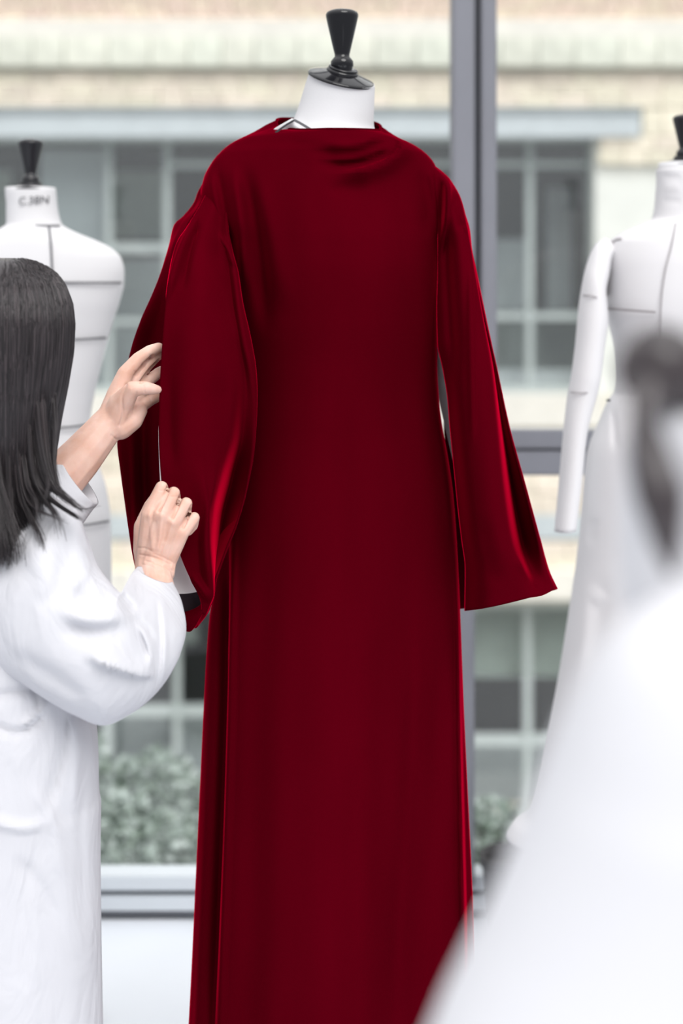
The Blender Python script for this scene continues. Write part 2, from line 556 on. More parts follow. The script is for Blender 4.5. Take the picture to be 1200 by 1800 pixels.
course(68, 121, 66, 0.09, M_BAND, 'stone_block')
for k in range(3):
    course(129 + 20 * k, 149 + 20 * k, 54, 0.02, M_STONE, 'stone_block', off=27 * (k % 2))
for k in range(4):
    course(-12 + 12 * k, 12 * k, 36, 0.02, M_BRICK, 'brick', off=18 * (k % 2))
for k in range(2):
    course(240 + 24 * k, 264 + 24 * k, 48, 0.015, M_STONE, 'stone_block', x0=1052, off=0 if k else -4)
course(190, 240, 44, 0.015, M_STONE, 'stone_block', x0=1128)
for k in range(4):
    course(753 + 38 * k, 791 + 38 * k, 74, 0.015, M_STONE, 'stone_block', off=37 * (k % 2))
for k in range(2):
    course(949 + 28 * k, 977 + 28 * k, 60, 0.015, M_STONE, 'stone_block', off=30 * (k % 2))


def far_window(r, verts, hors, dark_top):
    w = pbox('window_glazing', (r[0], r[1], r[2], r[3]), BY + 0.30, 0.01, M_GLASSF, bld)

    def sub(nm, q, y, d, m):
        o = pbox(nm, q, y, d, m)
        o.parent = w
        return o
    for (a, b) in verts:
        sub('muntin', (a, r[1], b, r[3]), BY + 0.24, 0.06, M_WFRAME)
    for (a, b, c, d) in hors:
        sub('muntin', (c, a, d, b), BY + 0.25, 0.05, M_WFRAME)
    for q in ((r[0], r[1], r[2], r[1] + dark_top), (r[0], r[3] - 14, r[2], r[3]), (r[2] - 10, r[1], r[2], r[3])):
        sub('frame', q, BY + 0.22, 0.10, M_WFRAME)
    return w


w1 = far_window((XL, WTOP, WR, WBOT), [(186, 197), (288, 300), (420, 432), (640, 652), (925, 937)],
                [(428, 444, 186, 800), (560, 571, 100, 300), (549, 562, 860, WR), (284, 294, 290, WR)], 10)
w2 = far_window((XL, LTOP, LR, LBOT), [(180, 197), (304, 317), (560, 574), (760, 776), (921, 934), (1060, 1074)],
                [(1240, 1260, XL, 800), (1292, 1311, 780, LR)], 12)
pbox('panel', (70, 262, 188, WBOT), BY + 0.40, 0.04, M_PANELG, bld)
pbox('panel', (-300, 300, 20, WBOT), BY + 1.2, 0.04, M_BLIND, bld)
pbox('curtain', (200, 300, 290, 420), BY + 1.4, 0.04, M_BLIND, bld)
pbox('panel', (200, 455, 300, 560), BY + 0.9, 0.05, M_PANELG, bld)
pbox('panel', (170, 575, 330, WBOT), BY + 0.8, 0.05, M_PANELG, bld)
pbox('curtain', (868, 420, 925, 545), BY + 0.9, 0.04, M_PANELG, bld)
pbox('curtain', (960, 330, 1005, 545), BY + 1.0, 0.04, M_PANELG, bld)
pbox('panel', (868, 565, 1046, WBOT), BY + 1.6, 0.05, M_BLIND, bld)
pbox('window_board', (868, 650, 1046, WBOT), BY + 0.5, 0.05, M_LINTEL, bld)
pbox('blind', (780, LTOP, 1180, 1190), BY + 0.45, 0.03, M_BLIND, bld)
pbox('panel', (780, 1310, 1180, LBOT), BY + 0.7, 0.03, M_PANELG, bld)
pbox('blind', (XL, LTOP, 345, 1130), BY + 0.45, 0.03, M_BLIND, bld)
pbox('panel', (200, 1262, 300, LBOT), BY + 0.8, 0.03, M_PANELG, bld)
pbox('panel', (318, 1262, 420, LBOT), BY + 0.6, 0.03, M_PANELG, bld)

# ------------------------------------------------------------------ shrubs outside, flower pot


def shrub(cx, cy, Y, rpx, rpy, nleaf, seed, label):
    r = np.random.RandomState(seed)
    c = np.array(P(cx, cy, Y)); base_z = -1.15
    root = empty('leafy_shrub', (c[0], Y, base_z))
    tag(root, label, 'shrub', 'shrubs outside the window')
    rx = rpx / F * Y; rz = rpy / F * Y
    verts = []; faces = []
    blobs = [(c + np.array([r.uniform(-.75, .75) * rx, r.uniform(-.5, .5) * rx, r.uniform(-.75, .75) * rz]), r.uniform(.28, .5)) for _ in range(16)]
    for i in range(nleaf):
        b, br = blobs[i % len(blobs)]
        d = r.normal(size=3); d /= np.linalg.norm(d)
        p = b + d * br * np.array([rx, rx, rz]) * r.uniform(.75, 1.05)
        ax = d + r.normal(size=3) * .6; ax /= np.linalg.norm(ax)
        sd = np.cross(ax, r.normal(size=3)); sd /= np.linalg.norm(sd)
        L = r.uniform(.03, .055); W = L * .38
        k = len(verts)
        nrm = np.cross(ax, sd)
        verts += [p, p + ax * L * .5 + sd * W + nrm * .005, p + ax * L, p + ax * L * .5 - sd * W + nrm * .005]
        faces += [(k, k + 1, k + 2), (k, k + 2, k + 3)]
    me = bpy.data.meshes.new('foliage'); me.from_pydata([list(v) for v in verts], [], faces)
    f = link('foliage', me, M_LEAF, root, smooth=False); tag(f, kind='stuff')
    for k in range(5):
        t = blobs[k][0]
        V = tube('stem', [(c[0] + r.uniform(-.05, .05), Y, base_z - .02), ((c[0] + t[0]) / 2, Y, (base_z + t[2]) / 2), t], [.016, .012, .005], 6, 8)
        link('stem', grid_mesh('stem', V, True, True, True), M_BARK, root)


shrub(205, 1395, 6.4, 95, 105, 2600, 1, 'grey-green shrub outside the window, nearest the seamstress')
shrub(330, 1440, 6.9, 90, 95, 2400, 2, 'pale green shrub outside the window, just left of the red skirt')
shrub(240, 1500, 6.0, 120, 70, 2200, 3, 'low silvery shrub outside the window, along the bottom rail')
shrub(850, 1490, 6.4, 60, 70, 1600, 5, 'small green shrub outside the window, right of the red skirt')

pc = P(905, 1600, 3.93)
pot = empty('plant_pot', (pc[0], 3.93, 0.0))
tag(pot, 'dark tapered plant pot on the floor beneath the toile skirt', 'pot')
prof = [(.048, 0.0), (.054, .002), (.076, .165), (.082, .168), (.082, .192), (.076, .192), (.070, .165), (.066, .150)]
o = link('pot_body', lathe('pot_body', prof, 32), M_POT, pot); o.parent = pot; o.matrix_parent_inverse = Matrix.Identity(4)
o = link('soil', lathe('soil', [(.070, .150), (.069, .158)], 32), M_SOIL, pot); o.matrix_parent_inverse = Matrix.Identity(4)

# ------------------------------------------------------------------ dress forms


def knob_parts(root, cx, Y, ytop, ycap, s, tilt, mat, capw, cap_y):
    """turned wooden knob and neck cap; s = metres per reference pixel (main form)."""
    base = Vector(P(cx, ycap, Y))
    # knob profile in reference pixels above the cap centre
    pr = [(0.5, 114), (10, 113.5), (20, 111.5), (27, 108), (29, 104), (28.5, 100), (23, 76), (17, 50), (13.2, 34), (13.5, 30),
          (17, 26), (20, 22), (20.3, 14), (18, 10), (17.5, 6), (17, -6)]
    me = lathe('neck_knob', [(r * s, z * s) for r, z in reversed(pr)], 40)
    me.transform(Matrix.Translation(base))
    link('neck_knob', me, mat, root)
    R = Matrix.Rotation(tilt[0], 4, 'X') @ Matrix.Rotation(tilt[1], 4, 'Y')
    ring = [(17, 12), (24, 12), (26.5, 10.5), (26.5, 8.5), (25, 7.5), (27.5, 6.5), (29, 4.5), (28, 0)]
    me = lathe('cap_ring', [(r * s, z * s) for r, z in reversed(ring)], 40)
    me.transform(Matrix.Translation(base) @ R); link('cap_ring', me, mat, root)
    cp = [(18, 6), (27, 3.5), (42, -.5), (55, -4.5), (capw - 1, -6), (capw + .5, -8), (capw, -10), (capw - 6, -11)]
    me = lathe('neck_cap', [(r * s, z * s) for r, z in reversed(cp)], 56)
    me.transform(Matrix.Translation(base) @ R); link('neck_cap', me, mat, root)


def stand(root, X, Y, ztop):
    me = lathe('stand_base', [(.12, 0.0), (.12, .02), (.05, .035), (.03, .06)], 40)
    me.transform(Matrix.Translation((X, Y, 0))); link('stand_base', me, M_BLACKM, root)
    me = lathe('pole', [(.016, .05), (.016, ztop)], 20)
    me.transform(Matrix.Translation((X, Y, 0))); link('pole', me, M_STEEL, root)


def surface_strip(fn, pts, w, lift=0.0015, n=40):
    """thin tape following a surface; fn(px,py)->Y of the front."""
    c = catmull([(a, b, 0) for a, b in pts], n)[:, :2]
    V = np.zeros((n, 2, 3))
    for i in range(n):
        t = c[min(i + 1, n - 1)] - c[max(i - 1, 0)]; t /= np.linalg.norm(t)
        nn = np.array([-t[1], t[0]]) * w / 2
        for j, s in enumerate((-1, 1)):
            q = c[i] + s * nn
            V[i, j] = P(q[0], q[1], fn(q[0], q[1]) - lift)
    return grid_mesh('tape', V, False)


def front_fn(table, Yc, power=2.0):
    T = np.array([tuple(t) + ((Yc,) if len(t) == 4 else ()) for t in table], float)

    def fn(px, py):
        L = np.interp(py, T[:, 0], T[:, 1]); R = np.interp(py, T[:, 0], T[:, 2])
        d = np.interp(py, T[:, 0], T[:, 3]); y = np.interp(py, T[:, 0], T[:, 4])
        c = min(1.0, abs((px - (L + R) / 2) / ((R - L) / 2)))
        return y - d * (1 - c ** power) ** (1 / power)
    return fn


# --- the form that carries the red dress
DY = 2.75
mx = P(600, 0, DY)[0]
form = empty('dress_form', (mx, DY, 0))
tag(form, 'white dress form with glossy black neck knob inside the red velvet dress', 'mannequin')
nk = [(601, 137, 58.5, .053, 20, 12.5), (600.5, 142, 59.5, .054, 20, 12.2), (596, 165, 62.5, .056, 15, 9), (591.5, 190, 66, .060, 9, 6.5), (586, 216, 71.5, .067, 4, 4), (582, 238, 84, .080, 0, 2)]
nk = np.array(nk, float); kk = np.linspace(0, len(nk) - 1, 34)
nk = np.stack([pchip(kk, np.arange(len(nk)), nk[:, j]) for j in range(6)], 1)
uu = np.linspace(0, 2 * np.pi, 56, endpoint=False)
V = np.zeros((34, 56, 3))
for i, (cx, cy, rp, rd, tx, ty) in enumerate(nk):
    m = np.array((Matrix.Rotation(math.radians(tx), 3, 'X') @ Matrix.Rotation(math.radians(ty), 3, 'Y')))
    yc = 2.752 + .02 * (i / 33.0)
    q = np.stack([rp / F * yc * np.cos(uu), rd * np.sin(uu), np.zeros(56)], 1) @ m.T
    V[i] = q + np.array(P(cx, cy, yc))
link('neck', grid_mesh('neck', V, True, True, True), M_FORM, form)
body_in = [(232, 500, 655, .045, 2.79), (248, 450, 680, .05, 2.785), (270, 420, 712, .055, 2.78), (300, 395, 742, .06, 2.775), (360, 400, 745, .085),
           (430, 412, 752, .10), (520, 425, 745, .10), (640, 445, 745, .09), (760, 436, 765, .10), (900, 425, 780, .115), (1050, 430, 785, .115)]
V, py, u = rows_surface(body_in, DY, 60, 48)
link('torso', grid_mesh('torso', V, True, True, True), M_FORM, form)
stand(form, mx, DY, 1.05)
neck_fn = lambda x, y: 2.765 - .062 * math.sqrt(max(0, 1 - ((x - 585) / 72) ** 2)) if y < 222 else 2.70
tl = [(517, 211), (530, 218), (548, 229), (566, 240)]
link('collar_tape', surface_strip(lambda x, y: 2.70, tl, 4.5, 0.004), M_TAPEG, form)
link('shoulder_tape', surface_strip(lambda x, y: 2.705, [(518, 211), (504, 219), (484, 233)], 3.5, 0.003), M_TAPE, form)
wt = grid_mesh('shoulder', pairs_surface([(512, 210, 519, 214, 2.735, .03), (498, 217, 524, 222, 2.73, .025), (478, 229, 560, 232, 2.735, .024), (470, 240, 600, 244, 2.74, .03)], 12, 20), True, True, True)
link('shoulder', wt, M_FORM, form)
knob_parts(form, 601, DY - 0.0, 17, 130, DY / F, (math.radians(20), math.radians(12.5)), M_BLACK, 59.5, 130)

# --- the red velvet dress
dress = empty('velvet_dress', (mx, DY, 0.1))
tag(dress, 'long crimson velvet dress with wide slit sleeves on a dress form', 'dress')
body = [(228, 486, 669, .073, 2.765), (236, 456, 684, .077, 2.763), (246, 420, 706, .081, 2.76), (258, 399, 731, .084, 2.757), (272, 384, 750, .089), (290, 370, 764, .095),
        (315, 358, 773, .104), (350, 352, 776, .116), (390, 362, 775, .130), (430, 388, 773, .141), (480, 405, 770, .147), (560, 413, 768, .141),
        (640, 418, 768, .130), (700, 420, 771, .126), (750, 419, 777, .127), (800, 415, 786, .131), (870, 405, 796, .138), (950, 392, 802, .142),
        (1050, 373, 807, .144), (1100, 367, 809, .145), (1250, 358, 815, .146), (1400, 351, 822, .147), (1550, 344, 829, .147), (1700, 337, 835, .148), (1850, 329, 842, .150), (2000, 320, 850, .152)]
V, py, u = rows_surface(body, DY, 330, 220, 2.25)
front = (np.sin(u) < 0).astype(float)[None] * np.minimum(1, np.abs(np.sin(u)) * 3)[None]
# back of the neckline stands higher than the front edge
lift = np.exp(-((py - 228) / 14.0) ** 2)[:, None] * np.clip(np.sin(u) + 0.25, 0, 1)[None]
V[:, :, 2] += lift * 0.021
V[:, :, 2] -= np.exp(-((py - 228) / 10.0) ** 2)[:, None] * (np.clip(-np.sin(u), 0, 1) ** 0.5)[None] * (0.0065 + 0.004 * np.clip(-np.cos(u), 0, 1))[None]
# shoulder of the neck opening a little higher on the left
V[:, :, 2] += (np.exp(-((py - 228) / 10.0) ** 2)[:, None] * np.clip(-np.cos(u), 0, 1)[None] ** 3) * 0.010
FOLDS = [
    ([(700, 240), (703, 262), (676, 285), (636, 299), (586, 308)], .030, 8, -1),
    ([(690, 240), (650, 262), (595, 270), (530, 262)], -.012, 9),
    ([(698, 254), (655, 278), (610, 288), (550, 286)], -.022, 8),
    ([(670, 238), (640, 250), (600, 254), (560, 252)], .007, 6),
    ([(612, 250), (560, 246), (510, 244)], .004, 9),
    ([(650, 318), (610, 330), (570, 330)], -.006, 12),
    ([(750, 270), (763, 330), (769, 380), (772, 450)], .010, 7),
    ([(736, 290), (748, 350), (752, 420)], -.006, 10),
    ([(428, 280), (446, 380), (458, 470), (468, 600)], -.022, 15),
    ([(446, 300), (478, 420), (505, 560)], .008, 20),
    ([(408, 280), (424, 400), (428, 520)], .013, 9),
    ([(380, 280), (396, 380), (410, 460)], -.010, 8),
    ([(366, 290), (380, 360), (400, 450)], .008, 8),
    ([(402, 900), (400, 985), (398, 1100), (395, 1250), (389, 1450), (381, 1650), (374, 1820), (366, 2100)], -.046, 7, 1),
    ([(413, 900), (411, 985), (408, 1100), (405, 1250), (399, 1450), (392, 1650), (386, 1820), (378, 2100)], .012, 6),
    ([(388, 1000), (384, 1250), (376, 1500), (364, 1820), (354, 2100)], .012, 8),
    ([(797, 900), (803, 1100), (806, 1300), (809, 1500), (812, 1700), (816, 2200)], .020, 7, -1),
    ([(812, 1050), (815, 1300), (820, 1500), (826, 1800), (830, 2200)], -.022, 6),
    ([(732, 1000), (728, 1250), (716, 1450), (704, 1650), (698, 2000)], .013, 20),
    ([(770, 1050), (764, 1350), (756, 1600), (748, 2000)], -.012, 20),
    ([(560, 900), (548, 1300), (540, 1700), (536, 2200)], .008, 50),
    ([(650, 1000), (632, 1500), (620, 2000)], -.008, 40),
    ([(470, 900), (462, 1300), (450, 2100)], -.005, 30),
    ([(772, 700), (786, 830), (800, 1000)], .010, 12),
]
V = apply_folds(V, FOLDS, front)
yy = py[:, None]; fall = np.clip((yy - 900) / 900, 0, 1)
V[:, :, 1] += fall * front * 0.004 * np.sin(u * 17 + 0.4)[None]
me = grid_mesh('dress_body', V, True)
o = link('dress_body', me, M_VELVET, dress); add_solidify(o, 0.003)
# bound front neckline
top = V[0]
link('neck_binding', grid_mesh('neck_binding', tube('t', np.vstack([top, top[:1]]), [.0022] * (len(top) + 1), 6), True), M_VELVET, dress)

# left sleeve: an open panel wrapped from its front edge round the back to the slit
gF = [(392, 292, 2.745), (366, 335, 2.712), (350, 365, 2.69), (331, 396, 2.655), (309, 432, 2.605), (298, 480, 2.56), (291, 540, 2.525), (286, 600, 2.50), (281, 680, 2.485), (279, 760, 2.475), (283, 840, 2.462), (296, 900, 2.462), (308, 950, 2.466),
      (320, 984, 2.47), (332, 1012, 2.475), (348, 1045, 2.485), (354, 1062, 2.49), (355, 1078, 2.495)]
gM = [(402, 292, 2.735), (382, 335, 2.695), (372, 365, 2.672), (362, 396, 2.642), (355, 432, 2.60), (352, 480, 2.555), (351, 540, 2.515), (352, 600, 2.49), (356, 680, 2.475), (358, 760, 2.47), (358, 840, 2.47), (352, 900, 2.474), (346, 950, 2.478),
      (348, 984, 2.48), (352, 1012, 2.483), (362, 1045, 2.488), (362, 1062, 2.495), (360, 1080, 2.50)]
gR = [(412, 292, 2.735), (402, 335, 2.700), (398, 370, 2.685), (400, 405, 2.668), (407, 440, 2.650), (417, 478, 2.632), (425, 530, 2.612), (440, 600, 2.595), (448, 650, 2.588), (450, 690, 2.585), (446, 780, 2.58), (435, 850, 2.575), (416, 920, 2.565),
      (400, 960, 2.56), (385, 1000, 2.545), (376, 1025, 2.53), (374, 1045, 2.52), (366, 1072, 2.52)]
gK = [(408, 292, 2.733), (392, 335, 2.696), (386, 365, 2.678), (384, 400, 2.655), (384, 440, 2.625), (386, 480, 2.59), (390, 540, 2.555), (398, 600, 2.53), (404, 680, 2.515), (400, 760, 2.505), (384, 840, 2.494), (372, 900, 2.487), (369, 950, 2.485), (371, 984, 2.486), (373, 1012, 2.487), (374, 1045, 2.491), (368, 1062, 2.50), (363, 1077, 2.508)]
gV = [(410, 292, 2.734), (398, 335, 2.698), (393, 368, 2.681), (392, 402, 2.662), (396, 440, 2.638), (402, 480, 2.612), (408, 530, 2.585), (420, 600, 2.565), (428, 680, 2.56), (424, 760, 2.575), (406, 840, 2.61), (391, 900, 2.63), (384, 950, 2.63), (379, 990, 2.61), (376.5, 1020, 2.57), (375, 1045, 2.53), (366, 1074, 2.518)]
gB = [(408, 292, 2.80), (388, 340, 2.80), (378, 380, 2.79), (376, 440, 2.78), (384, 500, 2.77), (390, 600, 2.77), (394, 690, 2.77), (388, 780, 2.77), (376, 850, 2.75), (360, 920, 2.72), (352, 985, 2.68), (350, 1045, 2.64), (350, 1092, 2.60)]
gB2 = [(390, 292, 2.80), (360, 340, 2.80), (345, 375, 2.79), (326, 410, 2.78), (318, 440, 2.77), (312, 500, 2.765), (300, 600, 2.76), (294, 690, 2.76), (289, 780, 2.755), (292, 850, 2.74), (296, 920, 2.71), (302, 985, 2.675), (312, 1045, 2.63), (332, 1100, 2.59)]
gL = [(378, 292, 2.765), (348, 340, 2.755), (343, 354, 2.748), (324, 380, 2.735), (307, 396, 2.72), (299, 430, 2.70), (284, 480, 2.68), (268, 520, 2.67), (250, 560, 2.662), (233, 610, 2.66), (222, 660, 2.655), (215, 700, 2.65), (208, 775, 2.645), (214, 830, 2.635), (221, 880, 2.62), (228, 930, 2.605), (238, 990, 2.59), (262, 1045, 2.57), (322, 1104, 2.545)]
gG1 = [(384, 292, 2.755), (356, 335, 2.735), (345, 362, 2.720), (318, 396, 2.685), (304, 430, 2.655), (294, 480, 2.655), (284, 540, 2.667), (268, 610, 2.675), (256, 700, 2.665), (250, 775, 2.655), (252, 840, 2.645), (256, 900, 2.635), (262, 960, 2.587), (272, 1010, 2.545), (290, 1050, 2.540), (324, 1108, 2.530)]
gG = [(390, 292, 2.750), (363, 335, 2.722), (350, 362, 2.700), (328, 396, 2.668), (314, 430, 2.640), (308, 480, 2.638), (306, 540, 2.651), (306, 610, 2.660), (308, 700, 2.650), (308, 775, 2.645), (308, 840, 2.635), (304, 900, 2.625), (290, 960, 2.585), (284, 1010, 2.545), (296, 1050, 2.540), (326, 1110, 2.525)]
V = guides_surface([gF, gM, gK, gV, gR, gB, gB2, gL, gG1, gG], 190, 180)
nu = 180
fm = np.zeros(nu); fm[:82] = 1; fm[76:82] = np.linspace(1, 0, 6)
SF = [([(350, 800), (362, 870), (367, 930), (370, 985), (374, 1060)], .008, 7, 1),
      ([(398, 425), (412, 480), (420, 540), (430, 600), (440, 650), (447, 730)], .012, 7),
      ([(392, 450), (402, 560), (416, 680)], -.008, 12),
      ([(344, 380), (320, 436), (306, 480), (292, 540)], .018, 6),
      ([(352, 384), (334, 440), (318, 520)], -.013, 7),
      ([(336, 384), (326, 398), (314, 416)], -.008, 4),
      ([(346, 384), (344, 398), (342, 420)], -.006, 3),
      ([(336, 1008), (354, 1030), (370, 1056)], .012, 6),
      ([(382, 405), (402, 440), (416, 476)], .010, 4),
      ([(376, 640), (392, 760), (398, 880)], -.012, 24),
      ([(330, 500), (326, 700), (322, 860)], .007, 24),
      ([(300, 640), (300, 740), (306, 840)], -.004, 10)]
V = apply_folds(V, SF, fm[None])
bm_ = np.zeros(nu); bm_[138:] = 1; bm_[138:146] = np.linspace(0, 1, 8)
V = apply_folds(V, [([(232, 700), (236, 850), (240, 930), (248, 1020)], .010, 6), ([(262, 560), (250, 760), (254, 960)], -.020, 14)], bm_[None])
sl = link('sleeve', grid_mesh('sleeve', V, False), M_VELVET, dress); add_solidify(sl, 0.0025, 0)
sl['label'] = 'wide velvet sleeve held open at its slit by two hands'
# lining inside that sleeve and the turned hem, coloured as if shaded
V2 = guides_surface([gF, gM, gK, gV, gR, gB, gB2, gL, gG1, gG], 190, 180)
ctr = V2.mean(1, keepdims=True)
inn = V2.copy()
inn[..., :2] = V2[..., :2] + (ctr - V2)[..., :2] / (np.linalg.norm((ctr - V2)[..., :2], axis=-1, keepdims=True) + 1e-6) * 0.007
x_, y_ = pix(V2)
nr_l = int(190 * 0.86)
ln = link('sleeve_lining', grid_mesh('sleeve_lining', inn[30:nr_l, 90:132], False), M_LINING, sl); ln.parent = sl; ln.matrix_parent_inverse = Matrix.Identity(4)
# flat lining seen through the opening under the wrist
lw = guides_surface([[(284, 955, 2.52), (290, 1000, 2.515), (300, 1044, 2.505)], [(318, 950, 2.535), (326, 1000, 2.53), (332, 1043, 2.52)], [(346, 955, 2.525), (358, 1000, 2.515), (366, 1036, 2.508)]], 16, 20)
o = link('lining_panel', grid_mesh('lining_panel', lw, False), M_LINING, sl); o.matrix_parent_inverse = Matrix.Identity(4)
lw = guides_surface([[(294, 1040, 2.512), (306, 1062, 2.515), (316, 1086, 2.52)], [(332, 1040, 2.522), (338, 1060, 2.525), (340, 1082, 2.525)], [(364, 1034, 2.51), (362, 1050, 2.512), (358, 1074, 2.515)]], 10, 20)
o = link('hem_facing', grid_mesh('hem_facing', lw, False), M_FACING, sl); o.matrix_parent_inverse = Matrix.Identity(4)
# rolled hem of the sleeve, curling to its lowest point
hv = guides_surface([[(310, 1078, 2.52), (318, 1094, 2.512), (324, 1108, 2.515)], [(332, 1074, 2.512), (334, 1092, 2.502), (334, 1110, 2.51)], [(352, 1064, 2.50), (350, 1080, 2.495), (340, 1104, 2.508)], [(373, 1040, 2.50), (364, 1062, 2.497), (344, 1100, 2.512)],
                     [(374, 1048, 2.53), (367, 1072, 2.53), (345, 1103, 2.53)], [(368, 1058, 2.57), (358, 1082, 2.56), (342, 1104, 2.545)]], 14, 40)
o = link('rolled_hem', grid_mesh('rolled_hem', hv, False), M_VELVET, sl); o.matrix_parent_inverse = Matrix.Identity(4); add_solidify(o, 0.002, 0)
# ivory edge of the lining along the slit
ev = guides_surface([[(281, 725, 2.482), (278.6, 760, 2.476), (279.4, 800, 2.470), (281.6, 848, 2.463)], [(282.5, 725, 2.484), (281.6, 760, 2.478), (283, 800, 2.472), (286.5, 848, 2.465)]], 24, 3)
o = link('lining_edge', grid_mesh('lining_edge', ev, False), M_LINING, sl); o.matrix_parent_inverse = Matrix.Identity(4); add_solidify(o, 0.001, 0)

# right sleeve: hanging bell with a deep fold
rI = [(722, 274, 2.745), (748, 297, 2.715), (764, 335, 2.695), (770, 390, 2.692), (770, 470, 2.690), (768, 540, 2.682), (769, 600, 2.674), (779, 650, 2.666), (787, 700, 2.66), (791, 750, 2.66), (796, 800, 2.66), (801, 850, 2.658), (806, 900, 2.656), (812, 950, 2.654), (818, 1000, 2.652), (817, 1074, 2.65)]
rA = [(728, 274, 2.745), (764, 298, 2.712), (788, 340, 2.675), (797, 400, 2.655), (800, 470, 2.632), (806, 560, 2.605), (815, 650, 2.59), (822, 750, 2.58), (832, 850, 2.576), (846, 950, 2.572), (856, 1000, 2.57), (858, 1068, 2.57)]
rC = [(732, 274, 2.755), (774, 302, 2.73), (803, 345, 2.69), (817, 400, 2.665), (829, 470, 2.638), (845, 560, 2.612), (861, 650, 2.596), (871, 750, 2.584), (881, 850, 2.576), (896, 950, 2.572), (908, 990, 2.57), (925, 1052, 2.575)]
rV = [(734, 274, 2.765), (778, 304, 2.745), (809, 350, 2.710), (821, 402, 2.690), (832, 475, 2.668), (849, 570, 2.690), (866, 650, 2.720), (881, 750, 2.735), (896, 850, 2.735), (914, 950, 2.725), (930, 1000, 2.663), (952, 1046, 2.595)]
rO = [(736, 274, 2.775), (782, 308, 2.762), (801, 335, 2.745), (813, 368, 2.735), (824, 403, 2.72), (828, 440, 2.71), (836, 480, 2.70), (854, 570, 2.69), (872, 650, 2.685), (893, 750, 2.685), (920, 850, 2.68), (946, 950, 2.67), (960, 1005, 2.65), (974, 1036, 2.63)]
rO2 = [(736, 276, 2.785), (781, 310, 2.78), (800, 338, 2.775), (812, 370, 2.77), (822, 406, 2.765), (826, 440, 2.76), (834, 480, 2.75), (852, 570, 2.745), (868, 650, 2.745), (888, 750, 2.75), (912, 850, 2.75), (938, 950, 2.74), (955, 1005, 2.72), (970, 1038, 2.68)]
rB = [(730, 278, 2.79), (768, 318, 2.81), (795, 360, 2.825), (802, 410, 2.825), (808, 500, 2.83), (822, 600, 2.83), (840, 750, 2.83), (856, 900, 2.82), (868, 1000, 2.79), (885, 1056, 2.74)]
rB2 = [(722, 278, 2.79), (748, 318, 2.81), (765, 360, 2.825), (768, 410, 2.825), (766, 500, 2.83), (770, 600, 2.83), (780, 750, 2.83), (788, 900, 2.80), (798, 1000, 2.77), (800, 1072, 2.74)]
V = guides_surface([rI, rA, rC, rV, rO, rO2, rB, rB2], 170, 130)
fm = np.zeros(130); fm[:72] = 1; fm[66:72] = np.linspace(1, 0, 6)
V = apply_folds(V, [([(787, 290), (785, 370), (774, 460)], .016, 5), ([(774, 300), (776, 350), (774, 420)], -.014, 6), ([(796, 330), (806, 380), (812, 410)], -.006, 6),
                    ([(802, 350), (816, 400)], .005, 5), ([(786, 380), (792, 500), (802, 680)], -.030, 13),
                    ([(826, 430), (828, 620), (831, 800)], .010, 5), ([(904, 970), (928, 1010), (956, 1034)], .014, 7),
                    ([(815, 405), (824, 403)], .005, 5), ([(840, 900), (860, 980), (870, 1040)], -.005, 18)], fm[None])
sr = link('sleeve', grid_mesh('sleeve', V, False), M_VELVET, dress); add_solidify(sr, 0.0025, 0)
sr['label'] = 'wide velvet sleeve hanging free with a pointed hem'
lv = guides_surface([[(762, 600, 2.80), (766, 660, 2.80), (771, 700, 2.80), (784, 760, 2.80), (797, 815, 2.80)], [(776, 600, 2.79), (782, 660, 2.79), (790, 700, 2.79), (796, 760, 2.79), (803, 815, 2.79)],
                     [(790, 600, 2.80), (800, 660, 2.80), (806, 700, 2.80), (808, 760, 2.80), (810, 815, 2.80)]], 24, 12)
o = link('sleeve_lining', grid_mesh('sleeve_lining', lv, False), M_LINING, sr); o.matrix_parent_inverse = Matrix.Identity(4)

# --- form behind the seamstress (seen from its back)
LY = 3.45
lx = P(60, 0, LY)[0]
lf = empty('dress_form', (lx, LY, 0))
tag(lf, 'bare white dress form with black tape lines behind the dark-haired seamstress', 'mannequin')
ltab = [(330, 10, 97, .048), (338, 10, 98, .05), (360, 12, 100, .052), (394, 12, 108, .06), (402, 2, 120, .07), (412, -22, 142, .08), (424, -52, 172, .09), (438, -78, 198, .095), (455, -93, 213, .10),
        (478, -98, 218, .105), (500, -97, 217, .108), (530, -90, 210, .108), (560, -80, 200, .105), (595, -70, 190, .10), (650, -55, 176, .095), (700, -43, 164, .092), (740, -38, 158, .092), (790, -44, 163, .098),
        (860, -64, 186, .11), (920, -74, 194, .115), (1010, -76, 195, .112), (1100, -72, 190, .105), (1150, -68, 186, .10)]
V, py, u = rows_surface(ltab, LY, 150, 72, 2.2)
link('torso', grid_mesh('torso', V, True, True, True), M_FORM, lf)
lfn = front_fn(ltab, LY, 2.2)
for pts, w in (([(-70, 497), (60, 497), (140, 497), (214, 497)], 4), ([(-60, 598), (60, 598), (130, 597), (187, 594)], 4), ([(-38, 745), (60, 753), (120, 751), (157, 746)], 4),
               ([(-70, 915), (60, 926), (140, 924), (192, 916)], 4), ([(14, 395), (60, 396), (106, 396)], 3), ([(86, 396), (90, 440), (92, 500), (92, 600), (88, 760), (86, 1100)], 4)):
    link('tape', surface_strip(lfn, pts, w, 0.002), M_TAPEG, lf)
ks = LY / F
knob_parts(lf, 54, LY, 258, 330, ks * 0.76, (math.radians(-4), 0), M_BLACKM, 57, 330)
stand(lf, lx, LY, 0.85)
fc = bpy.data.curves.new('stamp', 'FONT'); fc.body = 'C.38N'; fc.size = 0.022; fc.extrude = 0.0003; fc.align_x = 'CENTER'
fo = bpy.data.objects.new('tmp_text', fc); COL.objects.link(fo)
dg = bpy.context.evaluated_depsgraph_get()
tm = bpy.data.meshes.new_from_object(fo.evaluated_get(dg))
bpy.data.objects.remove(fo)
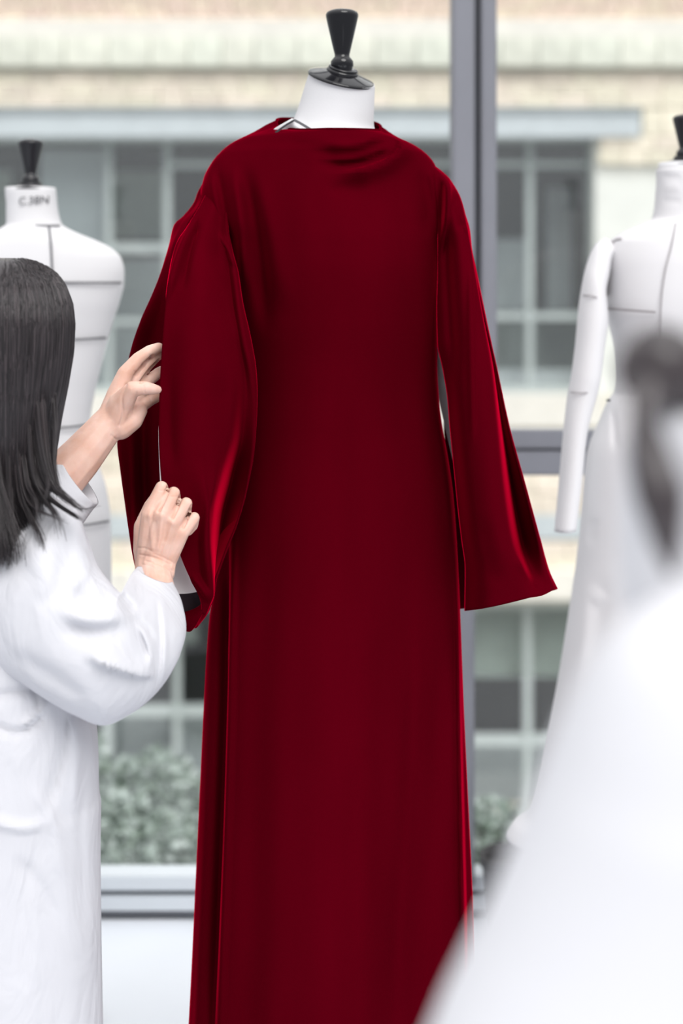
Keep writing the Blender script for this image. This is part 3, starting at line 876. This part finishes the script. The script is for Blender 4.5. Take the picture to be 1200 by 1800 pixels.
for v in tm.vertices:
    a = v.co.x * 1.0
    bx, by, bz = P(67, 361, LY)
    X = bx + a; Zt = bz + v.co.y + a * 0.08
    ppx = 600 + F * X / LY; ppy = HY - F * (Zt - CH) / LY
    v.co = Vector((X, lfn(ppx, ppy) - 0.004 - v.co.z, Zt))
link('size_stamp', tm, M_TAPEG, lf, smooth=False)['label'] = 'black size stamp printed on the neck'

# --- white toile on the form at the right
RY = 3.30
rx0 = P(1203, 0, RY)[0]
rf = empty('dress_form', (rx0, RY, 0))
tag(rf, 'dress form with black neck knob wearing the white toile at right', 'mannequin')
V, py, u = rows_surface([(286, 1158, 1250, .045), (300, 1156, 1250, .05), (340, 1155, 1250, .052), (388, 1152, 1255, .058), (420, 1110, 1296, .08), (470, 1085, 1320, .095), (560, 1085, 1322, .10), (680, 1100, 1306, .08), (800, 1082, 1324, .09), (900, 1075, 1330, .10)], RY, 60, 48)
link('torso', grid_mesh('torso', V, True, True, True), M_FORM, rf)
knob_parts(rf, 1203, RY, 205, 283, RY / F * 0.72, (math.radians(3), 0), M_BLACKM, 60, 283)
stand(rf, rx0, RY, 0.9)

toile = empty('toile_dress', (rx0, RY, 0.4))
tag(toile, 'white cotton toile dress with long sleeves on the form at right', 'dress')
tt = [(298, 1153, 1253, .053), (310, 1154, 1252, .055), (350, 1152, 1254, .058), (384, 1146, 1260, .064), (396, 1120, 1286, .078), (410, 1090, 1316, .09), (428, 1068, 1338, .10), (470, 1062, 1344, .112), (545, 1064, 1342, .12),
      (575, 1072, 1334, .118), (620, 1082, 1324, .11), (660, 1085, 1321, .102), (690, 1080, 1326, .10), (700, 1072, 1334, .105), (730, 1058, 1348, .115), (800, 1032, 1374, .13), (930, 1020, 1386, .14), (1000, 1012, 1394, .145),
      (1080, 1000, 1406, .15), (1180, 984, 1422, .155), (1290, 964, 1442, .16), (1400, 942, 1464, .165), (1436, 930, 1476, .168), (1450, 905, 1500, .172), (1472, 890, 1515, .175)]
V, py, u = rows_surface(tt, RY, 200, 120, 2.2)
fr = np.clip(-np.sin(u) * 2, 0, 1)[None]
V = apply_folds(V, [([(1074, 705), (1079, 750), (1083, 800)], -.008, 4), ([(1040, 905), (1035, 960)], -.006, 8), ([(1060, 1040), (1040, 1060)], .004, 14), ([(1100, 600), (1120, 640)], -.006, 16),
                    ([(1030, 1000), (1020, 1150), (1000, 1300)], .006, 12), ([(1060, 1000), (1050, 1200)], -.006, 16), ([(1160, 310), (1200, 312)], -.003, 4), ([(1160, 330), (1200, 332)], .003, 4), ([(1160, 352), (1200, 354)], -.003, 4)], fr)
o = link('dress_body', grid_mesh('dress_body', V, True), M_TOILE, toile); add_solidify(o, 0.002)
tfn = front_fn(tt, RY, 2.2)
for pts, w, m in (([(1187, 392), (1180, 430), (1168, 480), (1161, 540), (1159, 640)], 3, M_SEAM), ([(1062, 542), (1100, 545), (1152, 549)], 4.5, M_SEAM), ([(1068, 432), (1070, 470), (1066, 520)], 4, M_SEAM), ([(1072, 428), (1080, 421), (1092, 419)], 3, M_SEAM)):
    link('seam', surface_strip(tfn, pts, w, 0.002), m, toile)
ts = [(1062, 418, 1085, 440, 3.30, .03), (1046, 430, 1074, 455, 3.27, .045), (1032, 462, 1069, 485, 3.245, .05), (1025, 490, 1064, 515, 3.23, .05), (1017, 540, 1068, 562, 3.22, .05), (1011, 605, 1062, 610, 3.21, .048), (1003, 665, 1054, 672, 3.20, .045), (998, 690, 1049, 694, 3.20, .045),
      (990, 760, 1031, 764, 3.19, .042), (981, 860, 1021, 860, 3.18, .038), (974, 934, 1012, 932, 3.175, .036)]
V = pairs_surface(ts, 90, 40)
o = link('sleeve', grid_mesh('sleeve', V, True, False, True), M_TOILE, toile)
ssf = front_fn([((t[1] + t[3]) / 2, t[0], t[2], t[5], t[4]) for t in ts], RY)
sfn = lambda x, y: np.interp(y, [t[1] for t in ts], [t[4] - t[5] for t in ts])
for pts in ([(1024, 519), (1042, 521), (1061, 527)], [(1002, 690), (1025, 691), (1046, 690)]):
    s_ = link('seam', surface_strip(lambda x, y: ssf(x, y), pts, 2.5, 0.0025), M_SEAM, o); s_.matrix_parent_inverse = Matrix.Identity(4)
tsr = [(2406 - a, b, 2406 - c, d, e, f) for a, b, c, d, e, f in ts]
link('sleeve', grid_mesh('sleeve', pairs_surface(tsr, 60, 32), True, False, True), M_TOILE, toile)
hk = lathe('hook', [(.001, 0), (.004, .001), (.004, .004), (.001, .005)], 14)
hk.transform(Matrix.Translation(P(1069, 706, 3.185))); link('hook', hk, M_BLACKM, toile)

# ------------------------------------------------------------------ people


def capsule_pts(a, ra, b, rb, n=12):
    a = np.array(a, float); b = np.array(b, float)
    ax = b - a; L = np.linalg.norm(ax); ax /= L
    t0 = np.cross(ax, [0.3, 0.2, 1.0]); t0 /= np.linalg.norm(t0); t1 = np.cross(ax, t0)
    u = np.linspace(0, 2 * np.pi, n, endpoint=False)
    rings = []
    for k in range(1, 5):
        th = math.pi / 2 * (1 - k / 4)
        rings.append((a - ax * ra * math.sin(th), ra * math.cos(th)))
    for k in range(0, 4):
        th = math.pi / 2 * (k / 4)
        rings.append((b + ax * rb * math.sin(th), rb * math.cos(th)))
    return np.stack([c + r * (np.cos(u)[:, None] * t0 + np.sin(u)[:, None] * t1) for c, r in rings])


def blend_mesh(name, chains, voxel, smooth_it=6, fac=0.5):
    bm = bmesh.new()
    for ch in chains:
        for (a, ra), (b, rb) in zip(ch[:-1], ch[1:]):
            me = grid_mesh('c', capsule_pts(a, ra, b, rb), True, True, True)
            bm.from_mesh(me); bpy.data.meshes.remove(me)
    me = bpy.data.meshes.new(name); bm.to_mesh(me); bm.free()
    o = bpy.data.objects.new('tmp', me); COL.objects.link(o)
    r = o.modifiers.new('r', 'REMESH'); r.mode = 'VOXEL'; r.voxel_size = voxel; r.adaptivity = 0
    s = o.modifiers.new('s', 'SMOOTH'); s.iterations = smooth_it; s.factor = fac
    dg = bpy.context.evaluated_depsgraph_get()
    out = bpy.data.meshes.new_from_object(o.evaluated_get(dg))
    bpy.data.objects.remove(o); bpy.data.meshes.remove(me)
    return out


def C(*pts):
    return [(P(p[0], p[1], p[2]), p[3]) for p in pts]


def head_mesh(center, size, yaw, pitch):
    nu_, nv_ = 48, 36
    V = np.zeros((nv_, nu_, 3))
    for j in range(nv_):
        ph = math.pi * (j + .5) / nv_
        for i in range(nu_):
            th = 2 * math.pi * i / nu_
            d = np.array([math.sin(ph) * math.cos(th), math.sin(ph) * math.sin(th), math.cos(ph)])
            p = d * np.array([.092, .073, .112])
            z = p[2]
            if z < 0:                       # jaw narrows to the chin
                k = 1 + z / .112 * .28
                p[1] *= k
                p[0] += .012 * (-z / .112) if d[0] > 0 else 0.030 * (-z / .112)
            f = max(0, d[0])
            p[0] += .022 * math.exp(-((p[1] / .011) ** 2 + ((z + .022) / .020) ** 2)) * f      # nose
            p[0] -= .008 * math.exp(-(((abs(p[1]) - .030) / .014) ** 2 + ((z - .004) / .013) ** 2)) * f   # eye sockets
            p[0] += .005 * math.exp(-((p[1] / .022) ** 2 + ((z + .056) / .007) ** 2)) * f      # lips
            p[0] += .006 * math.exp(-((p[1] / .02) ** 2 + ((z + .092) / .014) ** 2)) * f       # chin
            e = math.exp(-(((p[0] + .004) / .014) ** 2 + ((z + .005) / .026) ** 2))            # ears
            p[1] += math.copysign(.016 * e * abs(d[1]) ** 2, d[1])
            V[j, i] = p
    me = grid_mesh('head', V, True, True, True)
    me.transform(Matrix.Translation(Vector(center)) @ Matrix.Rotation(yaw, 4, 'Z') @ Matrix.Rotation(pitch, 4, 'Y') @ Matrix.Scale(size, 4))
    return me


def join_meshes(name, meshes):
    bm = bmesh.new()
    for m in meshes:
        bm.from_mesh(m)
    me = bpy.data.meshes.new(name); bm.to_mesh(me); bm.free()
    for m in meshes:
        bpy.data.meshes.remove(m)
    return me


# --- seamstress: hands
right_hand = blend_mesh('rh', [
    C((288, 1090, 2.37, .027), (274, 1030, 2.40, .0255), (270, 1002, 2.425, .0245)),
    C((262, 1004, 2.425, .022), (258, 980, 2.43, .0165), (263, 906, 2.418, .0128), (284, 857, 2.426, .0094), (289, 872, 2.456, .0085), (284, 888, 2.468, .0075)),
    C((268, 1004, 2.42, .022), (270, 980, 2.424, .017), (284, 906, 2.411, .0130), (305, 867, 2.420, .0095), (308, 886, 2.448, .0088), (302, 902, 2.462, .0076)),
    C((276, 1004, 2.42, .022), (281, 982, 2.426, .0165), (303, 917, 2.413, .0124), (327, 885, 2.422, .0090), (326, 904, 2.448, .0082), (319, 918, 2.460, .0072)),
    C((284, 1004, 2.425, .020), (292, 985, 2.432, .0155), (319, 935, 2.420, .0115), (341, 910, 2.428, .0082), (339, 924, 2.450, .0075), (331, 934, 2.459, .0066)),
    C((262, 1000, 2.44, .020), (252, 968, 2.448, .0150), (250, 926, 2.458, .0125), (264, 890, 2.466, .0098), (279, 866, 2.470, .0078)),
    C((264, 930, 2.43, .012), (284, 932, 2.426, .013), (304, 940, 2.428, .012)),
], 0.0014, 5, 0.5)
left_hand = blend_mesh('lh', [
    C((60, 900, 2.43, .040), (100, 850, 2.455, .036), (140, 806, 2.47, .0325), (185, 752, 2.488, .0265), (200, 735, 2.492, .0250)),
    C((196, 735, 2.490, .022), (206, 695, 2.50, .0165), (220, 658, 2.505, .0128), (243, 631, 2.512, .0104), (263, 617, 2.522, .0092), (279, 611, 2.532, .0080)),
    C((202, 738, 2.492, .022), (216, 700, 2.508, .017), (234, 671, 2.516, .0128), (256, 643, 2.530, .0102), (274, 626, 2.540, .0090), (289, 616, 2.55, .0078)),
    C((208, 742, 2.494, .022), (226, 712, 2.51, .0165), (244, 689, 2.520, .0120), (262, 668, 2.538, .0096), (279, 655, 2.548, .0086), (292, 648, 2.556, .0074)),
    C((212, 748, 2.496, .021), (234, 728, 2.508, .0155), (250, 711, 2.518, .0110), (265, 703, 2.536, .0088), (284, 694, 2.55, .0078)),
    C((200, 742, 2.488, .0215), (212, 712, 2.482, .0195), (232, 684, 2.466, .0120), (256, 682, 2.470, .0100), (268, 684, 2.476, .0086), (277, 685, 2.482, .0066)),
    C((212, 752, 2.488, .018), (232, 738, 2.496, .0165), (244, 722, 2.506, .0130)),
], 0.0016, 14, 0.5)


def crease(me, lines):
    n = len(me.vertices)
    co = np.zeros(n * 3); me.vertices.foreach_get('co', co); co = co.reshape(-1, 3)
    no = np.zeros(n * 3); me.vertices.foreach_get('normal', no); no = no.reshape(-1, 3)
    x, y = pix(co)
    f = no[:, 1] < 0.1
    for pl, amp, w in lines:
        d, s = poly_dist(x, y, pl)
        co += no * (amp * np.exp(-(d / w) ** 2) * f)[:, None]
    me.vertices.foreach_set('co', co.reshape(-1)); me.update()


crease(right_hand, [([(243, 963), (256, 964), (268, 970)], -.0011, 1.4), ([(246, 975), (270, 980), (300, 992)], -.0013, 1.5), ([(256, 986), (280, 992), (304, 1003)], -.0013, 1.5), ([(272, 974), (290, 981), (306, 990)], -.0009, 1.3),
                    ([(250, 992), (262, 994), (276, 1000)], -.0008, 1.3), ([(263, 905), (266, 940), (268, 962)], .0012, 3.5), ([(284, 906), (281, 940), (277, 965)], .0014, 3.5), ([(304, 918), (295, 945), (286, 968)], .0010, 3.5),
                    ([(273, 918), (275, 950)], -.0010, 4), ([(293, 922), (289, 950)], -.0010, 4), ([(263, 906), (265, 900)], .0016, 6), ([(284, 906), (286, 900)], .0016, 6), ([(304, 918), (306, 912)], .0014, 6),
                    ([(299, 850), (290, 872), (279, 898)], -.0055, 2.6), ([(320, 868), (312, 888), (303, 910)], -.0055, 2.6), ([(338, 890), (330, 906), (322, 926)], -.0055, 2.4),
                    ([(279, 862), (291, 862)], -.0006, 1.2), ([(300, 873), (311, 873)], -.0006, 1.2)])
crease(left_hand, [([(268, 626), (254, 640), (238, 660)], -.003, 2.2), ([(280, 634), (264, 650), (248, 672)], -.004, 2.4), ([(222, 676), (214, 700), (216, 728), (210, 748)], -.0014, 2.2), ([(240, 690), (236, 712), (226, 730)], -.0008, 2), ([(196, 765), (204, 772), (210, 771)], -.0012, 1.5), ([(250, 640), (257, 648)], -.0008, 1.3),
                   ([(236, 652), (243, 660)], -.0009, 1.4), ([(262, 624), (268, 631)], -.0007, 1.2), ([(252, 678), (254, 690)], -.0007, 1.2), ([(264, 700), (268, 710)], -.0007, 1.2)])

WYc = 2.36
hc = P(8, 588, WYc)
head = head_mesh((hc[0], WYc, hc[2]), 0.90, math.radians(35), math.radians(18))
neckp = blend_mesh('np', [[((hc[0] - .02, WYc - .01, hc[2] - .05), .055), ((hc[0] - .035, WYc, hc[2] - .17), .055), ((hc[0] - .05, WYc, hc[2] - .28), .10)],
                          [((hc[0] - .05, WYc, hc[2] - .28), .10), ((hc[0] - .05, WYc, hc[2] - .60), .105), ((hc[0] - .05, WYc, hc[2] - .75), .115)],
                          [((hc[0] - .06, WYc - .03, hc[2] - .72), .065), ((hc[0] - .07, WYc - .03, .50), .050), ((hc[0] - .07, WYc - .03, .10), .038), ((hc[0] - .07, WYc - .03, .05), .036)],
                          [((hc[0] + .00, WYc + .05, hc[2] - .72), .065), ((hc[0] + .02, WYc + .07, .50), .050), ((hc[0] + .02, WYc + .07, .10), .038), ((hc[0] + .02, WYc + .07, .05), .036)]], 0.010, 8)
pm = join_meshes('person', [head, neckp, right_hand, left_hand])
person = link('person', pm, M_SKIN)
tag(person, 'dark-haired person in a white coat holding open the red sleeve', 'person', 'people in white coats')


def child(name, me, mat, par, smooth=True):
    o = link(name, me, mat, None, smooth); o.parent = par
    return o


def ell(name, c, r, n=24):
    bm = bmesh.new(); bmesh.ops.create_uvsphere(bm, u_segments=n, v_segments=n // 2, radius=1.0)
    for v in bm.verts:
        v.co = Vector((c[0] + v.co.x * r[0], c[1] + v.co.y * r[1], c[2] + v.co.z * r[2]))
    me = bpy.data.meshes.new(name); bm.to_mesh(me); bm.free()
    return me


for s in (-1, 1):
    q = Matrix.Translation(Vector((hc[0], WYc, hc[2]))) @ Matrix.Rotation(math.radians(35), 4, 'Z') @ Matrix.Rotation(math.radians(18), 4, 'Y') @ Vector((.076, .030 * s, .004))
    child('eye', ell('eye', q, (.011, .011, .008)), M_BROWNEYE, person)
# thumbnail of the hand at the slit
# coat body
ct = [(840, -60, 20, .045), (870, -110, 50, .07), (890, -160, 84, .09), (915, -200, 110, .105), (960, -225, 122, .12), (1050, -228, 130, .125), (1150, -222, 138, .125), (1230, -220, 152, .13), (1262, -222, 163, .132), (1300, -224, 169, .135), (1400, -226, 172, .14),
      (1420, -226, 175, .14), (1500, -228, 174, .142), (1620, -230, 175, .145), (1800, -235, 178, .15), (2010, -245, 184, .16)]
V, py, u = rows_surface(ct, WYc, 170, 120, 2.3)
fr = np.clip(-np.sin(u) * 2, 0, 1)[None]
CF = [([(-20, 1230), (40, 1216), (90, 1212)], -.010, 9), ([(96, 1214), (70, 1250), (30, 1286)], .010, 7), ([(50, 1210), (64, 1240), (66, 1290)], -.008, 7), ([(116, 1236), (108, 1330), (74, 1450)], -.012, 7),
      ([(124, 1240), (138, 1320), (128, 1450)], .010, 10), ([(-30, 1262), (30, 1290), (80, 1258)], -.008, 7), ([(-30, 1436), (40, 1454), (90, 1440)], .008, 9), ([(56, 1380), (95, 1450), (112, 1560)], .006, 10),
      ([(152, 1280), (142, 1450), (152, 1640)], -.006, 9), ([(168, 1500), (164, 1640), (168, 1800)], .005, 5), ([(20, 1500), (70, 1560), (110, 1640)], -.006, 10)]
V = apply_folds(V, CF, fr)
coat = child('coat', grid_mesh('coat', V, True, True, False), M_COAT, person); add_solidify(coat, 0.003)
cs = [(40, 868, -90, 1090, 2.36, .08), (92, 876, -50, 1140, 2.335, .10), (128, 892, -12, 1172, 2.315, .108), (152, 950, 38, 1196, 2.295, .108), (168, 995, 92, 1230, 2.28, .102), (192, 1027, 138, 1255, 2.265, .096), (209, 1043, 185, 1272, 2.26, .088), (213, 1041, 236, 1250, 2.268, .080),
      (218, 1032, 282, 1210, 2.29, .070), (224, 1021, 316, 1152, 2.32, .058), (230, 1010, 327, 1106, 2.35, .047), (236, 1002, 320, 1062, 2.375, .040), (241, 997, 303, 1024, 2.39, .034)]
V = pairs_surface(cs, 130, 90)
uu = np.linspace(0, 2 * np.pi, 90, endpoint=False)
fr = np.clip(-np.sin(uu) * 2, 0, 1)[None]
SC = [([(90, 1066), (150, 1084), (200, 1082), (240, 1068)], .016, 14), ([(100, 1100), (170, 1116), (232, 1104)], -.012, 16), ([(140, 1152), (200, 1168), (240, 1180), (284, 1192)], .024, 9, -1), ([(230, 1080), (256, 1102), (272, 1126)], -.008, 5), ([(236, 1100), (252, 1136), (262, 1160)], -.008, 5),
      ([(244, 1090), (262, 1130), (268, 1180)], .009, 6), ([(274, 1040), (282, 1130), (274, 1220)], -.008, 5), ([(284, 1050), (290, 1130), (284, 1210)], .007, 6), ([(204, 1040), (222, 1060), (238, 1078)], -.018, 9), ([(206, 1046), (170, 1060), (110, 1050)], -.010, 16),
      ([(136, 900), (112, 1000), (98, 1070)], -.008, 16), ([(54, 940), (76, 1000), (84, 1060)], .008, 24), ([(20, 1145), (90, 1190), (160, 1236)], -.008, 13), ([(160, 960), (150, 1010), (120, 1036)], .006, 10)]
V = apply_folds(V, SC, fr)
inner = V[-1:].copy()
c0 = inner.mean(1, keepdims=True)
ring1 = c0 + (inner - c0) * 0.90
ring2 = c0 + (V[-14:-13] - V[-14:-13].mean(1, keepdims=True)) * 0.62 + (V[-14:-13].mean(1, keepdims=True) - c0)
V = np.concatenate([V, ring1, ring2], 0)
child('sleeve', grid_mesh('sleeve', V, True, True, True), M_COAT, coat)
cl = [(0, 860, 90, 1010, 2.40, .07), (40, 842, 118, 960, 2.42, .06), (72, 822, 148, 918, 2.44, .052), (92, 812, 162, 898, 2.452, .047), (108, 803, 172, 886, 2.46, .044)]
V = pairs_surface(cl, 40, 48)
c0 = V[-1:].mean(1, keepdims=True)
V = np.concatenate([V, c0 + (V[-1:] - c0) * .92, V[-12:-11].mean(1, keepdims=True) + (V[-12:-11] - V[-12:-11].mean(1, keepdims=True)) * .7], 0)
child('sleeve', grid_mesh('sleeve', V, True, True, True), M_COAT, coat)
# collar
col = pairs_surface([(60, 880, -130, 860, WYc, .075), (48, 862, -112, 845, WYc, .066), (40, 842, -100, 830, WYc, .060)], 8, 40)
o = child('collar', grid_mesh('collar', col, True), M_COAT, coat); add_solidify(o, 0.003)
for s in (-1, 1):
    lx_, ly_ = (hc[0] - .07, WYc - .03) if s < 0 else (hc[0] + .02, WYc + .07)
    V = tube('t', [(lx_, ly_, .70), (lx_, ly_, .5), (lx_, ly_, .06)], [.066, .062, .055], 20, 14)
    child('trouser_leg', grid_mesh('trouser_leg', V, True, True, True), M_TROUSER, person)
    sh = ell('shoe', (lx_ + .05, ly_ + .02, .035), (.125, .05, .035)); child('shoe', sh, M_SHOE, person)

# hair: a smooth under-shape and many strands over it
HR = [(453, 40), (458, 62), (468, 84), (482, 101), (500, 114), (535, 127), (570, 131), (620, 128), (680, 118), (740, 106), (790, 99), (830, 96), (870, 92), (920, 84), (980, 70), (1000, 62)]
hry = [a for a, b in HR]; hrx = [b for a, b in HR]
HXC = 8.0


def hair_d(y):
    return np.interp(y, [453, 458, 468, 482, 500, 535, 570, 640, 740, 830, 1000], [.016, .038, .056, .072, .085, .100, .106, .108, .102, .098, .09])


hs = [(y, 2 * HXC - (np.interp(y, hry, hrx) - 2.5), np.interp(y, hry, hrx) - 2.5, hair_d(y) - .002, WYc - .008 + 0.03 * max(0, (y - 700) / 300)) for y in (453, 456, 461, 468, 482, 500, 535, 570, 620, 680, 740, 790, 812)]
hs[0] = (454, HXC - 20, HXC + 20, .012, WYc)
hs.append((836, -70, 76, .080, WYc + .02)); hs.append((862, -50, 44, .055, WYc + .02))
V, py, u = rows_surface(hs, WYc, 90, 140, 2.1)
rip = 0.0016 * (np.sin(u * 37) + np.sin(u * 61 + 1.3) + .6 * np.sin(u * 97 + .4))
V[:, :, 1] += rip[None] * np.sign(np.sin(u))[None]
hair = child('hair', grid_mesh('hair', V, True, True, True), M_HAIR, person)
tag(hair, 'long straight black hair falling past the shoulders')
verts = []; faces = []


def strand(pts, r0, r1):
    pts = np.asarray(pts); n = len(pts); k = len(verts)
    for i in range(n):
        t = pts[min(i + 1, n - 1)] - pts[max(i - 1, 0)]; t = t / (np.linalg.norm(t) + 1e-9)
        a = np.cross(t, [0, 1, 0]); a /= np.linalg.norm(a) + 1e-9; b = np.cross(t, a)
        f = i / (n - 1); r = r0 * (1 - f) + r1 * f
        if i == 0: r *= .4
        for j in range(3):
            w = 2 * math.pi * j / 3 + .5
            verts.append(pts[i] + r * (math.cos(w) * a + math.sin(w) * b))
    for i in range(n - 1):
        for j in range(3):
            p = k + 3 * i + j; q = k + 3 * i + (j + 1) % 3
            faces.append((p, q, q + 3, p + 3))


r = np.random.RandomState(11)
for i in range(7000):
    phi = math.radians(r.uniform(-62, 96) if i < 5200 else r.uniform(-125, -60))
    y0 = r.uniform(453, 500) if r.rand() < .6 else r.uniform(500, 640)
    inner_l = r.rand() < .25
    fr_ = (math.sin(phi) + 1) / 2
    base_end = 985 - 130 * max(0, math.sin(phi)) ** 1.0 + r.uniform(-60, 12)
    y1 = base_end
    n = 16
    ys = np.linspace(y0, y1, n)
    hw = np.interp(ys, hry, hrx) - HXC
    off = r.uniform(-1.5, 1.0) - (r.uniform(2, 10) if inner_l else 0)
    tl_ = np.clip((ys - 790) / 170, 0, 1)
    conv = 1 - tl_ * 0.25
    flick = tl_ ** 1.6 * r.normal(12, 16) * (0.6 + fr_)
    xs = HXC + (hw + off) * math.sin(phi) * conv + flick + np.sin(ys * .018 + r.uniform(0, 6)) * 1.2
    yd = WYc - .008 + 0.03 * np.clip((ys - 700) / 300, 0, 1) - (hair_d(ys) + .0015 + off * .0003) * math.cos(phi) - tl_ * r.uniform(0, .025)
    if phi < -0.3:
        g_ = 1.0 + 0.06 * min(1.0, (-0.3 - phi) / 0.4)
        xs = HXC + (xs - HXC) * g_; yd = WYc + (yd - WYc) * g_
    if phi < -0.1:
        yd = yd - tl_ * 0.06 * max(0.0, math.cos(phi))
        xs = xs - tl_ * 55 * max(0.0, -math.sin(phi)) ** 2
    pts = np.stack([np.array(P(a, b, c)) for a, b, c in zip(xs, ys, yd)])
    strand(pts, r.uniform(.0004, .0008), .0002)
LOCKS = [([(66, 700), (76, 790), (90, 846), (116, 876), (146, 898)], 12, 150), ([(50, 740), (58, 830), (78, 878), (98, 906), (108, 950)], 9, 60), ([(28, 760), (36, 860), (52, 905), (68, 938), (76, 976)], 8, 60),
         ([(12, 760), (14, 870), (18, 940), (4, 996)], 12, 120), ([(92, 740), (94, 810), (106, 862), (130, 889), (152, 895), (178, 889)], 3, 10), ([(98, 690), (101, 740), (97, 800)], 2, 8), ([(94, 700), (97, 760), (96, 810), (104, 850)], 4, 24),
         ([(-20, 780), (-10, 880), (-4, 960), (-14, 1000)], 14, 60), ([(40, 800), (48, 850), (62, 880), (66, 926)], 7, 36), ([(56, 790), (64, 846), (86, 874), (128, 904), (140, 912)], 9, 90), ([(30, 800), (44, 870), (66, 896), (112, 915)], 6, 24),
         ([(72, 780), (80, 820), (84, 850), (78, 880)], 5, 26)]
for pl, w, cnt in LOCKS:
    for i in range(cnt):
        t = r.normal(size=2) * w * .5
        q = catmull([(a, b, 0) for a, b in pl], 22)
        m = np.linspace(1, .30, 22)
        sp = np.linspace(0, 1, 22) ** 2.2 * r.normal() * w * .7
        cut = r.randint(15, 23)
        dz = .010 * r.rand()
        yt = np.linspace(2.262, 2.208, 22)
        pts = np.stack([np.array(P(q[j, 0] + t[0] * m[j] + sp[j], q[j, 1] + t[1] * .4 + sp[j] * .4, yt[j] + dz + 0.010 * abs(t[0]) / w)) for j in range(22)])[:cut]
        strand(pts, r.uniform(.0005, .0009), .00015)
# fine grey hairs at the crown
me = bpy.data.meshes.new('strands'); me.from_pydata([list(v) for v in verts], [], faces); me.update()
st = child('hair_strands', me, M_STRAND, hair); tag(st, kind='stuff')

# --- person in the foreground, far out of focus
FY = 0.84
fx = P(1560, 0, FY)[0]
fpc = P(1400, 860, 0.96)
fhead = head_mesh((P(1330, 880, 0.96)[0], 0.96, P(1330, 880, 0.96)[2]), 0.50, math.radians(200), math.radians(10))
fbody = blend_mesh('fb', [[((P(1330, 880, 0.96)[0], 0.96, P(1330, 960, 0.96)[2]), .045), ((P(1420, 1000, .9)[0], 0.9, 1.22), .05), ((P(1500, 1100, 0.84)[0], 0.84, 1.12), .09), ((P(1500, 1100, 0.84)[0], 0.84, .75), .11)],
                          [((.30, 0.80, .72), .08), ((.30, 0.80, .06), .042)], [((.44, 0.88, .72), .08), ((.44, 0.88, .06), .042)]], 0.012, 6)
fperson = link('person', join_meshes('person', [fhead, fbody]), M_SKIN)
tag(fperson, 'blurred person in a white coat in the near right foreground', 'person', 'people in white coats')
fct = [(1020, 1260, 1750, .03), (1040, 1196, 2140, .06), (1062, 1150, 2260, .08), (1100, 1098, 2360, .10), (1150, 1053, 2420, .115), (1250, 1001, 2460, .125), (1350, 962, 2480, .13), (1430, 931, 2500, .135), (1530, 890, 2500, .135), (1620, 850, 2500, .135), (1700, 811, 2500, .135),
       (1800, 764, 2500, .135), (1950, 715, 2500, .135), (2150, 720, 2480, .13), (2400, 790, 2460, .13), (3100, 800, 2480, .15)]
V, py, u = rows_surface(fct, FY, 110, 70, 2.2)
fcoat = child('coat', grid_mesh('coat', V, True, True, False), M_COAT2, fperson)
# white cap, bun and loose lock
cap = rows_surface([(684, 1200, 1420, .03, .96), (700, 1150, 1470, .055, .96), (740, 1112, 1510, .075, .96), (820, 1096, 1530, .085, .96), (920, 1092, 1532, .085, .96), (1010, 1090, 1520, .08, .95), (1080, 1095, 1500, .07, .94), (1140, 1110, 1480, .06, .93)], .96, 40, 50)[0]
child('head_scarf', grid_mesh('head_scarf', cap, True, True, True), M_COAT2, fperson)
bun = blend_mesh('bun', [C((1138, 652, 0.93, .018), (1162, 645, 0.92, .024), (1195, 668, 0.92, .017), (1240, 690, 0.92, .011))], 0.004, 6)
child('hair_bun', bun, M_HAIR, fperson)
lock = tube('l', [P(1140, 680, 0.890), P(1132, 740, 0.877), P(1142, 800, 0.867), P(1160, 870, 0.860), P(1172, 950, 0.858), P(1180, 1010, 0.860)], [.011, .007, .011, .013, .008, .002], 12, 24)
child('hair_lock', grid_mesh('hair_lock', lock, True, True, True), M_HAIR, fperson)
for x_, y_ in ((.30, 0.80), (.44, 0.88)):
    V = tube('t', [(x_, y_, .75), (x_, y_, .5), (x_, y_, .06)], [.088, .078, .062], 20, 14)
    child('trouser_leg', grid_mesh('trouser_leg', V, True, True, True), M_TROUSER, fperson)
    child('shoe', ell('shoe', (x_, y_ + .05, .035), (.05, .125, .035)), M_SHOE, fperson)
